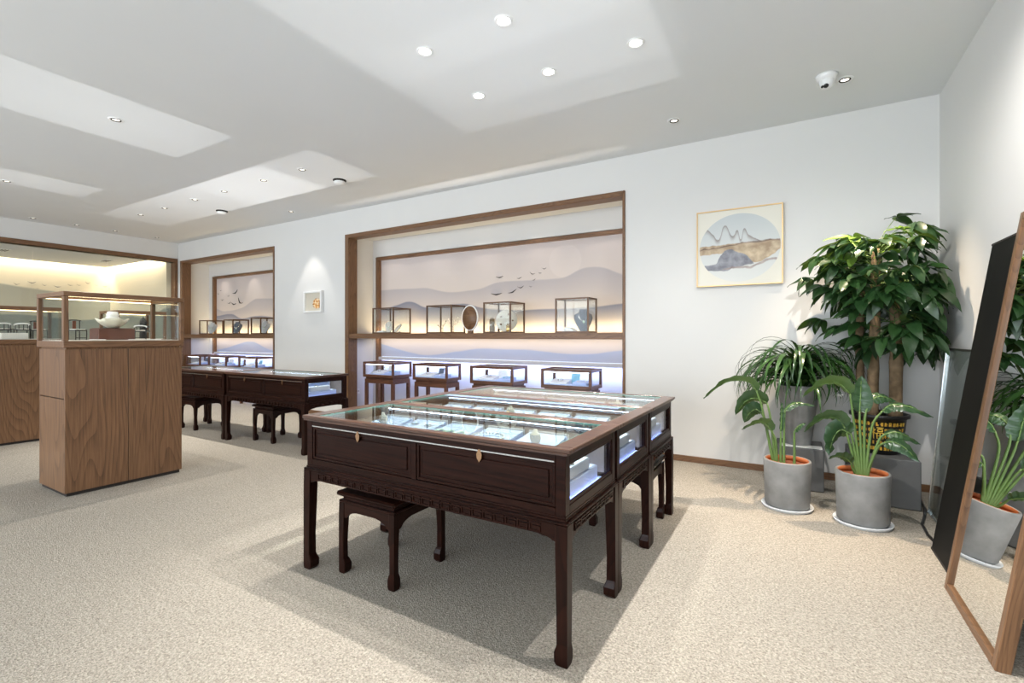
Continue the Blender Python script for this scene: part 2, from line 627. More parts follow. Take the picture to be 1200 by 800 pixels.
fr = struct(bpy.data.objects.new('trim_7', None))
fr.location = (XL, 1.86, 0)
COL.objects.link(fr)
y0, y1 = LO[0] - 1.86, LO[1] - 1.86
MB().box(-.17, .02, y1 - .01, y1 + .06 - .01, 0, LO[2] + .0, .004).build('post', M_WALV, fr)
MB().box(-.17, .02, y0 - .05, y0 + .01, 0, LO[2], .004).build('post', M_WALV, fr)
MB().box(-.17, .02, y0 - .05, y1 + .05, LO[2], LO[2] + .085, .004).build('lintel', M_WALY, fr)
for i, (a, b) in enumerate([(-1.6, -.3), (-.29, .81), (.82, 1.92), (1.93, 3.03), (3.04, 4.135), (4.145, 5.30)]):
    g = struct(MB().box(XL - .1, XL - .088, a + .002, b - .002, 0.02, LO[2] - .005).build('window_%d' % (i + 11), M_GLASS))

# ------------------------------------------------------------------ niches with murals
RIDGE_FAR = [(-6.24, 2.161), (-5.775, 2.167), (-5.261, 2.155), (-4.677, 2.07), (-4.182, 2.085), (-3.72, 2.176), (-2.852, 2.16), (-2.347, 2.284), (-1.903, 2.157), (-1.6, 2.09)]
RIDGE_NEAR = [(-6.24, 1.83), (-5.874, 1.893), (-5.6, 1.941), (-5.17, 1.827), (-4.508, 1.867), (-4.103, 1.794), (-3.356, 1.746), (-2.495, 1.744), (-1.903, 1.781), (-1.6, 1.8)]
RIDGE_LOW = [(-6.24, 1.23), (-5.775, 1.131), (-5.206, 1.05), (-4.849, 1.07), (-4.508, 1.122), (-4.025, 1.168), (-3.286, 1.153), (-2.495, 1.118), (-1.903, 1.184), (-1.6, 1.2)]


def norm(pts, x0, x1, z0, z1):
    return [((x - x0) / (x1 - x0), (z - z0) / (z1 - z0)) for x, z in pts]


MZ0, MZ1 = 1.0, 2.68
SKY1, SKY0 = srgb(206, 196, 194), srgb(212, 202, 188)  # lower sky warmed in the colour for light from the shelf


def niche(x0, x1, top, nm, which, mx0):
    yb = YB + ND
    s = MB()                                             # plaster lining of the recess
    s.box(x0 - .12, x0, YB + .15, yb + .14, 0, top + .1)
    s.box(x1, x1 + .12, YB + .15, yb + .14, 0, top + .1)
    s.box(x0, x1, YB + .15, yb, top, top + .1)
    s.box(x0, x1, yb, yb + .14, MZ1 + .06, top + .1)
    s.box(x0, mx0 - .0, yb, yb + .14, 0, MZ1 + .06)
    s.box(x0, x1, yb + .075, yb + .14, 0, MZ0 - .03)
    struct(s.build('wall_%s_niche' % nm, M_WALL))
    f = struct(bpy.data.objects.new('trim_%d' % (3 if which == 'wide' else 5), None))
    f.location = ((x0 + x1) / 2, YB, 0)
    COL.objects.link(f)
    w = (x1 - x0) / 2
    MB().box(-w, -w + .085, -.02, .17, 0, top, .004).build('post', M_WALV, f)
    MB().box(w - .03, w, -.02, .17, 0, top, .004).build('post', M_WALV, f)
    MB().box(-w + .086, w - .031, -.02, .17, top - .06, top, .004).build('lintel', M_WALH, f)
    p = struct(bpy.data.objects.new('trim_%d' % (4 if which == 'wide' else 6), None))
    p.location = ((x0 + x1) / 2, yb, 0)
    COL.objects.link(p)
    MB().box(mx0 - .005 - (x0 + x1) / 2, mx0 + .065 - (x0 + x1) / 2, -.015, .06, 0, MZ1, .003).build('post', M_WALV, p)
    MB().box(mx0 - .005 - (x0 + x1) / 2, w, -.015, .06, MZ1, MZ1 + .05, .003).build('lintel', M_WALH, p)
    MB().box(mx0 + .07 - (x0 + x1) / 2, w, -.02, .06, MZ0 - .055, MZ0 - .005, .003).build('ledge', plain('grey_ledge', (0.5, .47, .45), .6), p)
    # mountain panel
    lo, hi = mx0 + .065, x1
    if which == 'wide':
        ra, rb, rc = [norm(r, lo, hi, MZ0, MZ1) for r in (RIDGE_FAR, RIDGE_NEAR, RIDGE_LOW)]
    else:
        ra = norm([(-11.6, 2.0), (-11.2, 1.93), (-10.6, 1.98), (-9.9, 2.17), (-9.2, 2.15), (-8.7, 2.22), (-8.3, 2.3)], lo, hi, MZ0, MZ1)
        rb = norm([(-11.6, 1.83), (-11.0, 1.86), (-10.5, 1.76), (-9.9, 1.80), (-9.0, 1.74), (-8.3, 1.75)], lo, hi, MZ0, MZ1)
        rc = norm([(-11.6, 1.05), (-11.0, 1.12), (-10.6, 1.2), (-10.2, 1.24), (-9.5, 1.08), (-8.3, 1.02)], lo, hi, MZ0, MZ1)
    ra, rb, rc = [[(min(1, max(0, a)), b) for a, b in r] for r in (ra, rb, rc)]
    mat = mural('mural_' + nm, 0, SKY1, SKY0, [
        (ra, srgb(180, 174, 177), .55, .20), (rb, srgb(122, 126, 144), .75, .16), (rc, srgb(150, 160, 182), .5, .12)],
        moon=(.77, .83, .055, .14))
    mp = thing('mountain_mural', 'pale panel of misty grey mountains with flying birds at the back of the %s niche' % which, 'mural', ((lo + hi) / 2, yb + .05, MZ0))
    MB().box(lo - (lo + hi) / 2, hi - (lo + hi) / 2, 0, .02, 0, MZ1 - MZ0).build('printed_panel', mat, mp)
    birds = ([(-3.78, 2.231, .13), (-3.442, 2.197, .08), (-3.23, 2.245, .085), (-3.202, 2.158, .06), (-3.106, 2.249, .055), (-3.038, 2.305, .07),
              (-3.413, 2.059, .10), (-3.258, 2.063, .05), (-3.557, 2.003, .15), (-3.84, 1.978, .19)] if which == 'wide' else
             [(-10.78, 2.327, .17), (-11.056, 2.262, .06), (-11.374, 2.4, .06), (-11.482, 2.33, .06), (-11.302, 2.18, .08), (-11.02, 2.10, .10), (-10.85, 2.07, .16), (-10.6, 2.10, .17)])
    for i, (x, z, r) in enumerate(birds):
        bird_mesh(r * (.5 if which == 'wide' else .62), i * 3 + len(nm)).build('bird', M_BIRD, mp, loc=(x - (lo + hi) / 2, -.006, z - MZ0), rot=(0, random.uniform(-.5, .5), 0))
    # display shelf with a light strip along its back
    sh = thing('display_shelf', 'long walnut shelf spanning the %s niche above the low showcases' % which, 'shelf', ((x0 + x1) / 2, YB, 1.315))
    MB().box(-w + .086, w - .031, -.005, ND - .09, 0, .08, .003).build('board', M_WALH, sh)
    MB().box(-w + .1, w - .04, ND - .088, ND - .075, .05, .065).build('light_strip', M_LEDG, sh)
    MB().box(-w + .1, w - .04, ND - .085, ND - .07, .004, .02).build('light_strip', M_LEDC, sh)
    area('shelf_uplight_' + nm, ((x0 + x1) / 2, yb - .05, 1.40), (PI - .25, 0, 0), x1 - x0 - .2, .03, 15 * (x1 - x0) / 4.7, (1, .76, .40))
    area('shelf_downlight_' + nm, ((x0 + x1) / 2, yb - .07, 1.300), (.25, 0, 0), x1 - x0 - .2, .04, 4 * (x1 - x0) / 4.7, (1, .88, .72))
    area('low_case_light_' + nm, ((x0 + x1) / 2, YB + .3, 1.295), (0, 0, 0), x1 - x0 - .3, .25, 8 * (x1 - x0) / 4.7, (.56, .64, 1.0))
    area('low_wall_fill_' + nm, ((x0 + x1) / 2, yb - .04, .93), (.5, 0, 0), x1 - x0 - .3, .05, 22 * (x1 - x0) / 4.7, (.40, .50, 1.0))  # added blue lamp under the ledge, tints the wall below
    n = 5 if which == 'wide' else 3
    for i in range(n):
        x = x0 + (x1 - x0) * (i + .5) / n
        d = thing('niche_spotlight', 'tiny spotlight in the soffit of the %s niche, %s from its left end' % (which, ('first', 'second', 'third', 'fourth', 'fifth')[i]), 'ceiling light', (x, YB + .33, top))
        MB().lathe([(.022, -.004), (.034, -.006), (.036, 0), (.022, 0)], 16, cap=False).build('trim_ring', M_WHITE, d, True)
        MB().lathe([(.021, -.002), (0, -.003)], 12, cap=False).build('lens', emit('lens_glow', (1, .9, .75), 12) if 'lens_glow' not in MATS else MATS['lens_glow'], d)
        ld = bpy.data.lights.new('niche_spot', 'SPOT')
        ld.energy, ld.color, ld.spot_size, ld.spot_blend, ld.shadow_soft_size = (6, (1, .9, .78), 1.9, 1.0, .03) if which == 'wide' else (9, (1, .9, .78), 1.15, .7, .015)
        lo_ = bpy.data.objects.new('niche_spot', ld)
        COL.objects.link(lo_)
        lo_.parent = d
        lo_.location, lo_.rotation_euler = (0, 0, -.02), (0 if which == 'wide' else .2, 0, 0)


niche(*N1, 'main', 'wide', -6.31)
niche(*N2, 'far', 'far', -11.62)

# ------------------------------------------------------------------ ceiling fittings
M_LAMP = emit('lit_lamp', (1.0, .95, .86), 30)
M_LAMPD = emit('dim_lamp', (1.0, .93, .82), 2.2)


def downlight(x, y, label, power, bright=True, size=1.5, blend=.45, col=(1, .95, .87), tilt=(0, 0), soft=.02):
    d = thing('downlight', label, 'ceiling light', (x, y, ZC), 0, 'recessed ceiling downlights')
    MB().lathe([(.040, 0), (.043, -.006), (.058, -.008), (.062, 0)], 28, cap=False).build('trim_ring', M_WHITE, d, True)
    MB().lathe([(.040, -.001), (.03, -.0025), (0, -.003)], 24, cap=False).build('lamp_lens', M_LAMP if bright else M_LAMPD, d, True)
    if not bright:
        MB().ring((0, 0, -.004), .036, .006, 'z', 24, 6).build('baffle', M_SHADE, d, True)
    l = bpy.data.lights.new('downlight_beam', 'SPOT')
    l.energy, l.color, l.spot_size, l.spot_blend, l.shadow_soft_size = power, col, size, blend, soft
    lo = bpy.data.objects.new('downlight_beam', l)
    COL.objects.link(lo)
    lo.parent = d
    lo.location = (0, 0, -.03)
    lo.rotation_euler = (tilt[0], tilt[1], 0)
    return d


for (x, y), pw, w in zip([(-2.316, 2.668), (-1.645, 2.671), (-2.343, 3.396), (-1.658, 3.369), (-.963, 3.35)], (125, 90, 130, 85, 135),
                     ['second row, above the left half of the near display case', 'second row, above the right half of the near display case',
                      'left of three above the middle display case', 'middle of three above the middle display case', 'right of three above the middle display case']):
    downlight(x, y, 'glowing recessed downlight, ' + w, pw, True, .95 if x > -2 and x < -1.2 else (1.3 if x < -2 else 1.35), .8 if x < -1.2 else .3)
downlight(-.991, 4.744, 'dim recessed downlight near the back wall right of the niche', 30, False, 1.1, .8)
downlight(.357, 4.691, 'dim recessed downlight beside the white dome camera', 380, False, 1.12, .9, (1, .80, .58))
downlight(-5.597, 1.999, 'dim recessed downlight over the walnut pedestal', 150, False, 1.6, .4)
downlight(-9.07, 2.045, 'dim recessed downlight at the left edge over the rear pedestal', 150, False, 1.6, .4)
for i, x in enumerate((-5.271, -6.075, -7.024, -7.833, -8.773, -9.607)):
    downlight(x, 3.775, 'recessed downlight over the rear dark cases, ' + ('first', 'second', 'third', 'fourth', 'fifth', 'sixth')[i] + ' of six from the near end', 120, False, 1.3, .5)
for i, y in enumerate((2.918, 3.509, 4.092, 4.807)):
    downlight(-11.5, y, 'tiny recessed downlight in front of the glazed opening, ' + ('third', 'second', 'next after the corner one', 'nearest the corner')[i if i else 0] if i else 'tiny recessed downlight in front of the glazed opening, farthest from the corner', 40, False, 1.5, .5)
downlight(-7.2, 4.95, 'recessed downlight close to the back wall above the small white framed picture', 40, False, 1.0, .5, (1, .95, .88), (.12, 0))
# downlights over the near floor, above and behind the viewpoint
for x, y, w, pw, sz in ((-2.316, 1.94, 'over the front left of the near display case', 95, 1.2), (-.963, 2.67, 'over the right of the near display case', 250, 1.4),
                        (-.963, 1.94, 'over the near right table leg', 215, 1.4), (.3, 2.4, 'added by the mirror to brighten the right wall', 190, 2.9)):  # last lamp is added to brighten the right wall
    downlight(x, y, 'recessed downlight outside the picture ' + w, pw, True, sz, .5, (1, .97, .93))

dc = thing('dome_camera', 'white dome security camera on the ceiling near the right corner', 'camera', (.226, 4.55, ZC))
MB().lathe([(.0, -.055), (.045, -.054), (.066, -.04), (.074, -.012), (.078, 0)], 28).build('housing', M_WHITE, dc, True)
e = MB().ball((0, 0, 0), .052, 20, 14).build('eyeball', M_WHITE, dc, True, (0, -.01, -.06))
MB().lathe([(.016, 0), (.018, .006), (0, .008)], 16).build('lens', M_BLACK, e, True, (-.005, -.034, -.036), (2.4, 0, 0))
MB().lathe([(.010, 0), (.011, .004), (0, .005)], 12).build('infrared_lamp', M_BLACK, e, True, (-.030, -.026, -.036), (2.4, -.3, 0))
for i, (x, y) in enumerate(((-5.205, 4.29), (-8.16, 4.347))):
    s = thing('smoke_detector', ('round white smoke detector with dark rim, nearer the wide niche', 'round white smoke detector with dark rim, nearer the far niche')[i], 'smoke detector', (x, y, ZC))
    MB().lathe([(.085, 0), (.086, -.01), (.07, -.024)], 28).build('base', M_SHADE, s, True)
    MB().lathe([(.072, -.022), (.074, -.04), (.045, -.052), (0, -.054)], 28, cap=False).build('cover', M_WHITE, s, True)

# bright rectangles on the ceiling: added spots stand in for reflections off the case glass


def reflection_light(name, loc, rect, power, col=(1, 1, 1), soft=.006):
    """added stand-in for a glass reflection, its emission masked to a rectangle (x0,x1,y0,y1) on the ceiling"""
    d = bpy.data.lights.new(name, 'SPOT')
    d.energy, d.color, d.shadow_soft_size = power, col, 0.0
    far_ = max(math.hypot(x - loc[0], y - loc[1]) for x in rect[:2] for y in rect[2:])
    d.spot_size, d.spot_blend = 2 * math.atan(far_ / (ZC - loc[2])) + .03, 0.0
    d.use_nodes = True
    t = d.node_tree
    em = [n for n in t.nodes if n.type == 'EMISSION'][0]
    tc = N(t, 'ShaderNodeNewGeometry')
    sp = N(t, 'ShaderNodeSeparateXYZ')
    L(t, tc.outputs['Normal'], sp.inputs[0])
    dz = ZC - loc[2]
    az = math_n(t, 'MAXIMUM', math_n(t, 'ABSOLUTE', sp.outputs[2]), .02)
    msk = math_n(t, 'GREATER_THAN', sp.outputs[2], 0.0)
    for k, (a, b) in enumerate(((rect[0] - loc[0], rect[1] - loc[0]), (rect[2] - loc[1], rect[3] - loc[1]))):
        q = math_n(t, 'DIVIDE', sp.outputs[k], az)
        lo = math_n(t, 'DIVIDE', math_n(t, 'SUBTRACT', q, a / dz), soft, True)
        hi = math_n(t, 'DIVIDE', math_n(t, 'SUBTRACT', b / dz, q), soft, True)
        msk = math_n(t, 'MULTIPLY', msk, math_n(t, 'MULTIPLY', lo, hi))
    L(t, msk, em.inputs['Strength'])
    o = bpy.data.objects.new(name, d)
    o.location, o.rotation_euler = loc, (PI, 0, 0)
    COL.objects.link(o)
    return o


FL = .5
reflection_light('pedestal_reflection', (-5.55, 1.97, 1.80), (-6.2, -5.03, 1.0, 2.80), 50 * FL, (.95, .98, 1))
reflection_light('rear_pedestal_reflection', (-8.65, 2.0, 1.80), (-9.2, -8.4, .6, 2.86), 40 * FL, (.97, .98, 1))
reflection_light('case_reflection_near', (-5.6, 3.75, .90), (-7.3, -4.63, 3.40, 4.42), 95 * FL)
reflection_light('case_reflection_far', (-7.2, 3.75, .90), (-10.2, -5.6, 3.40, 4.42), 170 * FL)
reflection_light('near_case_reflection', (-1.64, 2.1, .90), (-2.95, -.55, 1.5, 3.0), 40 * FL, soft=.03)
reflection_light('middle_case_reflection', (-1.64, 2.77, .90), (-2.9, -.75, 1.0, 4.0), 65 * FL, soft=.02)
reflection_light('back_case_reflection', (-1.64, 3.43, .90), (-2.75, -.62, 2.5, 3.6), 30 * FL, soft=.02)
reflection_light('niche_case_reflection', (-3.9, 5.30, 1.45), (-6.35, -1.62, 5.05, 5.28), 80 * FL)

# ------------------------------------------------------------------ rosewood display cases


def leg_mesh(sx, sy, h, s=.054, foot=.061):
    """square leg whose outer faces are straight and whose hoof foot swells inwards; origin on its outer corner"""
    mb = MB()
    secs = []
    for z, k in ((0, foot * .86), (.012, foot), (.05, foot * 1.02), (.075, foot * .86), (.085, s * .92), (.2, s * .9), (h * .8, s), (h, s * 1.06)):
        x0, x1 = (0, -sx * k) if sx > 0 else (0, k)
        y0, y1 = (0, -sy * k) if sy > 0 else (0, k)
        secs.append((z, min(x0, x1), max(x0, x1), min(y0, y1), max(y0, y1)))
    mb.loft(secs)
    es = [e for e in mb.bm.edges if abs(e.verts[0].co.z - e.verts[1].co.z) > .004]
    bmesh.ops.bevel(mb.bm, geom=es, offset=.006, segments=2, affect='EDGES', profile=.6)
    return mb


def apron_poly(a, b, top, mid, low, br):
    """apron outline between two legs, with stepped cloud brackets dropping beside each leg"""
    L_ = [(a, top), (a, low), (a + br * .18, low + .004), (a + br * .34, mid - (mid - low) * .45), (a + br * .55, mid - (mid - low) * .25), (a + br * .7, mid - .006), (a + br, mid)]
    R_ = [(a + b - x, z) for x, z in L_][::-1]
    return L_ + R_


def fret(mb, a, b, z, hgt, put):
    """a running key-fret of square spirals between a and b; put(u0,u1,z0,z1) adds one bar"""
    n = max(2, int((b - a) / .058))
    p = (b - a) / n
    t = .0055
    for i in range(n):
        u = a + i * p + .004
        w = p - .008
        z0, z1 = z, z + hgt
        put(u, u + w, z1 - t, z1)
        put(u, u + t, z0, z1 - t)
        put(u + t, u + w, z0, z0 + t)
        put(u + w - t, u + w, z0 + t, z1 - 2.4 * t)
        put(u + 2.6 * t, u + w - t, z1 - 3.4 * t, z1 - 2.4 * t)


def display_table(x0, x1, y0, y1, label, group, lit=1.0):
    w, d = x1 - x0, y1 - y0
    T = thing('display_table', label, 'display case', ((x0 + x1) / 2, (y0 + y1) / 2, 0), 0, group)
    X, Y = w / 2, d / 2
    H = .575
    for sx in (-1, 1):
        for sy in (-1, 1):
            leg_mesh(sx, sy, H).build('leg', M_DARKV, T, loc=(sx * X, sy * Y, 0))
    li = .053
    for sy in (-1, 1):
        MB().prism(apron_poly(-X + li, X - li, H, .523, .502, .085), 'y', sy * (Y - .006), sy * (Y - .026)).build('apron', M_DARK, T)
    for sx in (-1, 1):
        MB().prism(apron_poly(-Y + li, Y - li, H, .523, .496, .11), 'x', sx * (X - .006), sx * (X - .026)).build('apron', M_DARK, T)
    for s in (-1, 1):
        fm = MB()
        fret(fm, -X + .12, X - .12, .530, .037, lambda a, b, c, e, s=s: fm.box(a, b, min(s * (Y - .007), s * (Y - .0005)), max(s * (Y - .007), s * (Y - .0005)), c, e))
        fm.build('fretwork', M_DARK, T)['kind'] = 'stuff'
        fm = MB()
        fret(fm, -Y + .085, Y - .085, .530, .037, lambda a, b, c, e, s=s: fm.box(min(s * (X - .007), s * (X - .0005)), max(s * (X - .007), s * (X - .0005)), a, b, c, e))
        fm.build('fretwork', M_DARK, T)['kind'] = 'stuff'
    mo = MB().box(-X, X, -Y, Y, H, H + .012, .004).box(-X + .012, X - .012, -Y + .012, Y - .012, H + .012, H + .022).build('waist_moulding', M_DARK, T)
    z0, z1 = .597, .862
    ci = .014
    A, B = X - ci, Y - ci
    fr = MB()
    fr.box(-A, A, -B, B, z0, z0 + .012, .002)
    for sx in (-1, 1):
        for sy in (-1, 1):
            xa, xb = sorted((sx * A, sx * (A - .045)))
            ya, yb = sorted((sy * B, sy * (B - .045)))
            fr.box(xa, xb, ya, yb, z0 + .012, z1, .002)
    for sy in (-1, 1):
        ya, yb = sorted((sy * B, sy * (B - .03)))
        fr.box(-A + .045, A - .045, ya, yb, z0 + .012, z0 + .042, .002)
        fr.box(-A + .045, A - .045, ya, yb, z1 - .035, z1, .002)
        fr.box(-.016, .016, ya, yb, z0 + .042, z1 - .035, .002)
    for sx in (-1, 1):
        xa, xb = sorted((sx * A, sx * (A - .03)))
        fr.box(xa, xb, -B + .045, B - .045, z0 + .012, z0 + .048, .002)
        fr.box(xa, xb, -B + .045, B - .045, z1 - .04, z1, .002)
    fr.build('case_frame', M_DARK, T)
    # two framed door panels on the front and back
    for sy in (-1, 1):
        for a, b in ((-A + .047, -.018), (.018, A - .047)):
            pn = MB()
            o = lambda v: sy * (B - v)
            za, zb = z0 + .044, z1 - .037
            ys = sorted((o(.022), o(.012)))
            pn.box(a, b, ys[0], ys[1], za, zb)
            ys = sorted((o(.012), o(.004)))
            for (xa, xb, zc, zd) in ((a, b, za, za + .014), (a, b, zb - .014, zb), (a, a + .014, za + .014, zb - .014), (b - .014, b, za + .014, zb - .014)):
                pn.box(xa, xb, ys[0], ys[1], zc, zd, .002)
            ys = sorted((o(.012), o(.007)))
            pn.box(a + .032, b - .032, ys[0], ys[1], za + .032, zb - .032, .004)
            P = pn.build('door_panel', M_DARK, T)
            ys = sorted((o(.005), o(-.004)))
            c = (a + b) / 2
            MB().prism([(c - .004, zb + .012), (c + .004, zb + .012), (c + .015, zb - .012), (c + .012, zb - .03), (c, zb - .047), (c - .012, zb - .03), (c - .015, zb - .012)], 'y', ys[0], ys[1]).build('lock_plate', M_BRASS, P)
        ys = sorted((sy * (B + .003), sy * (B - .001)))
        MB().box(-A + .05, A - .05, ys[0], ys[1], z1 - .034, z1 - .028).build('metal_track', M_ALU, T)
    for sx in (-1, 1):
        xs = sorted((sx * (A - .016), sx * (A - .021)))
        MB().box(xs[0], xs[1], -B + .045, B - .045, z0 + .048, z1 - .04).build('side_window', M_GLASS, T)
        bm_ = MB()
        xs = sorted((sx * (A - .004), sx * (A - .014)))
        for ya, yb, zc, zd in ((-B + .045, B - .045, z0 + .048, z0 + .06), (-B + .045, B - .045, z1 - .052, z1 - .04), (-B + .045, -B + .057, z0 + .06, z1 - .052), (B - .057, B - .045, z0 + .06, z1 - .052)):
            bm_.box(xs[0], xs[1], ya, yb, zc, zd, .002)
        bm_.build('window_bead', M_DARK, T)
    # rim, glass, lining, lights
    rm = MB()
    rx, ry = .075, .042
    for (xa, xb, ya, yb) in ((-X - .012, X + .012, -Y - .001, -Y + ry), (-X - .012, X + .012, Y - ry, Y + .001), (-X - .012, -X + rx, -Y + ry, Y - ry), (X - rx, X + .012, -Y + ry, Y - ry)):
        rm.box(xa, xb, ya, yb, .872, .890, .003)
    rm.box(-X, X, -Y, -Y + .03, .862, .872).box(-X, X, Y - .03, Y, .862, .872).box(-X, -X + .05, -Y + .03, Y - .03, .862, .872).box(X - .05, X, -Y + .03, Y - .03, .862, .872)
    rm.build('top_rim', M_RIM, T)
    MB().box(-X + rx + .005, X - rx - .005, -Y + ry + .005, Y - ry - .005, .880, .8865).build('glass_top', M_GTOP, T)
    ge = MB()
    for (xa, xb, ya, yb) in ((-X + rx, X - rx, -Y + ry, -Y + ry + .005), (-X + rx, X - rx, Y - ry - .005, Y - ry), (-X + rx, -X + rx + .005, -Y + ry + .005, Y - ry - .005), (X - rx - .005, X - rx, -Y + ry + .005, Y - ry - .005)):
        ge.box(xa, xb, ya, yb, .877, .8868)
    ge.build('glass_edge', M_GEDGE, T)
    MB().box(-A + .031, A - .031, -B + .031, B - .031, z0 + .013, z0 + .020).build('lining', M_CLOTH, T)
    MB().box(-A + .06, A - .06, -B + .031, -B + .037, z1 - .008, z1 - .003).build('light_strip', M_LED, T)
    MB().box(-A + .06, A - .06, B - .038, B - .032, z1 - .008, z1 - .003).build('light_strip', M_LED, T)
    for s in (-1, 1):
        b = sorted((s * (B - .024), s * (B - .029)))
        MB().box(-A + .031, A - .031, b[0], b[1], z0 + .021, z1 - .012).build('lining', plain('taupe_lining', (.30, .25, .21), .85, var=.12, scale=60), T)
        a = sorted((s * (A - .034), s * (A - .042)))
        MB().box(a[0], a[1], -B + .05, B - .05, z0 + .021, z0 + .030).build('light_strip', M_LEDV, T)
    return T


FT = (-2.465, -.79)
ROWY = [(1.775, 2.432), (2.438, 3.095), (3.101, 3.758)]
FN = ['near', 'middle', 'back']
for (a, b), n in zip(ROWY, ('dark rosewood display case with carved legs, nearest of the block of three', 'dark rosewood display case in the middle of the block of three', 'dark rosewood display case at the back of the block of three, nearest the wide niche')):
    display_table(FT[0], FT[1], a, b, n, 'display cases pushed together in the middle')
display_table(-6.392, -4.765, 3.44, 4.06, 'dark rosewood display case in the rear row with its lit end window facing out', 'display cases in the rear row')
display_table(-8.05, -6.422, 3.44, 4.06, 'dark rosewood display case in the rear row, half hidden by the walnut pedestal', 'display cases in the rear row')

# ------------------------------------------------------------------ trays and jewellery in the cases


def chain(mb, c, R, n, r, sx=1, sy=1):
    for k in range(n):
        a = 2 * PI * k / n
        mb.ball((c[0] + R * sx * math.cos(a), c[1] + R * sy * math.sin(a), c[2]), r, 6, 4)
    return mb


ORD = ['first', 'second', 'third', 'fourth', 'fifth', 'sixth']
rj = random.Random(3)


def fill_case(x0, x1, y0, y1, where, n=5):
    zf = .735
    pit = (x1 - x0 - .32) / n
    yc = (y0 + y1) / 2 + .05
    for i in range(n):
        cx = x0 + .1 + pit * (i + .5)
        tw, td = pit * .42, .17
        pos = ORD[i] + ' from its left end'
        tilt = .16
        t = thing('jewellery_tray', 'pale blue cloth tray in the %s, %s' % (where, pos), 'tray', (cx, yc, zf))
        prof = [(-td, 0), (td, 0), (td, .085), (-td, .035)]
        MB().prism(prof, 'x', -tw, tw).build('cushion', M_CLOTH, t)
        MB().box(-tw, tw, -td + .02, td - .02, .6175 - zf, -.0005, .004).build('riser', plain('ice_blue_card', (.66, .74, .92), .6, var=.05), t)
        lp = MB().box(-tw - .006, tw + .006, -td - .008, -td - .001, 0, .045)
        lp.box(-tw - .006, tw + .006, td + .001, td + .008, 0, .095)
        lp.build('lip', M_WHITE, t)
        kind = (i + len(where)) % 4
        zt = zf + .062
        if kind == 0:
            for k in range(3):
                px = cx + (k - 1) * tw * .62
                nm = ('left', 'middle', 'right')[k]
                b = MB().ring((0, 0, 0), .031, .0065, 'z', 24, 8).build('bangle', M_JADE, None, True, (px, yc, zt + .006), (math.atan2(.05, 2 * td), 0, 0))
                tag(b, 'pale jade bangle, %s on the %s tray, %s' % (nm, ORD[i], where), 'bangle')
        elif kind == 1:
            b = chain(MB(), (0, 0, 0), .07, 30, .0065, 1.3, .8).build('pearl_necklace', M_PEARL, None, True, (cx - .01, yc, zt + .012), (.145, 0, .2))
            tag(b, 'white pearl necklace coiled on the %s tray, %s' % (ORD[i], where), 'necklace')
            r_ = MB().ring((0, 0, 0), .011, .002, 'z', 16, 6).ball((0, .012, .003), .006, 8, 6).build('ring', M_GOLD, None, True, (cx + tw * .75, yc - .06, zt - .008), (.145, 0, 0))
            tag(r_, 'gold ring beside pearls on the %s tray, %s' % (ORD[i], where), 'ring')
        elif kind == 2:
            s = thing('necklace_bust', 'cream necklace bust in the %s, %s' % (where, pos), 'display bust', (cx, yc + .02, zf + .069))
            s.scale = (.52, .52, .52)
            MB().lathe([(.0, 0), (.045, 0), (.05, .01), (.062, .045), (.055, .085), (.022, .105), (.02, .13), (0, .132)], 20, sy=.6).build('bust', M_CREAM, s, True)
            MB().ring((0, -.012, .075), .052, .004, 'z', 20, 6, 1, .75).ball((0, -.056, .066), .009, 8, 6).build('necklace', M_SILV, s, True)
        else:
            for k in range(4):
                px, py = cx + (k % 2 - .5) * tw * .9, yc + (k // 2 - .5) * .14
                zz = zf + .06 + (py - yc) * .147
                o = thing('brooch', 'small silver brooch, %s on the %s tray, %s' % (('near left', 'near right', 'far left', 'far right')[k], ORD[i], where), 'brooch', (px, py, zz), rj.uniform(0, 3))
                pm = MB()
                for q in range(5):
                    a = 2 * PI * q / 5
                    pm.ball((.016 * math.cos(a), .016 * math.sin(a), .006), .010, 8, 5, (1, .7, .4))
                pm.build('petals', M_SILV, o, True)
                MB().ball((0, 0, .008), .007, 8, 6).build('stone', M_BLUESTONE, o, True)
    for sd, xx in (('left', x0 + .075), ('right', x1 - .075)):
        if sd == 'left':
            continue
        b = thing('gift_box', 'pale blue box behind the end window of the %s' % where, 'box', (xx - .03, yc - .07, .6185))
        MB().box(-.045, .045, -.2, .2, 0, .085, .004).build('lower_box', M_CLOTH, b)
        MB().box(-.035, .035, -.16, .12, .0855, .14, .006).build('upper_box', plain('ice_blue_card', (.66, .74, .92), .6, var=.05), b)
        MB().ring((0, -.05, .144), .022, .004, 'z', 18, 6).build('bracelet', M_SILV, b, True)


for (a, b), n in zip(ROWY, FN):
    fill_case(FT[0], FT[1], a, b, n + ' case of the three')
fill_case(-6.392, -4.765, 3.44, 4.06, 'rear case with lit window', 4)
# little blue star ornaments standing on the glass of the middle case
for k, (x, y) in enumerate(((-1.86, 2.78), (-1.22, 2.75))):
    o = thing('star_tag', 'small pale blue star lying in the middle case, %s of two' % ('left', 'right')[k], 'ornament', (x, y, .705), 0)
    pts = [((.028 if q % 2 == 0 else .013) * math.cos(PI / 2 + q * PI / 5) * 1.2, (.028 if q % 2 == 0 else .013) * math.sin(PI / 2 + q * PI / 5) * 1.2) for q in range(10)]
    MB().prism(pts, 'z', 0, .008).build('star', M_BLUESTONE, o)

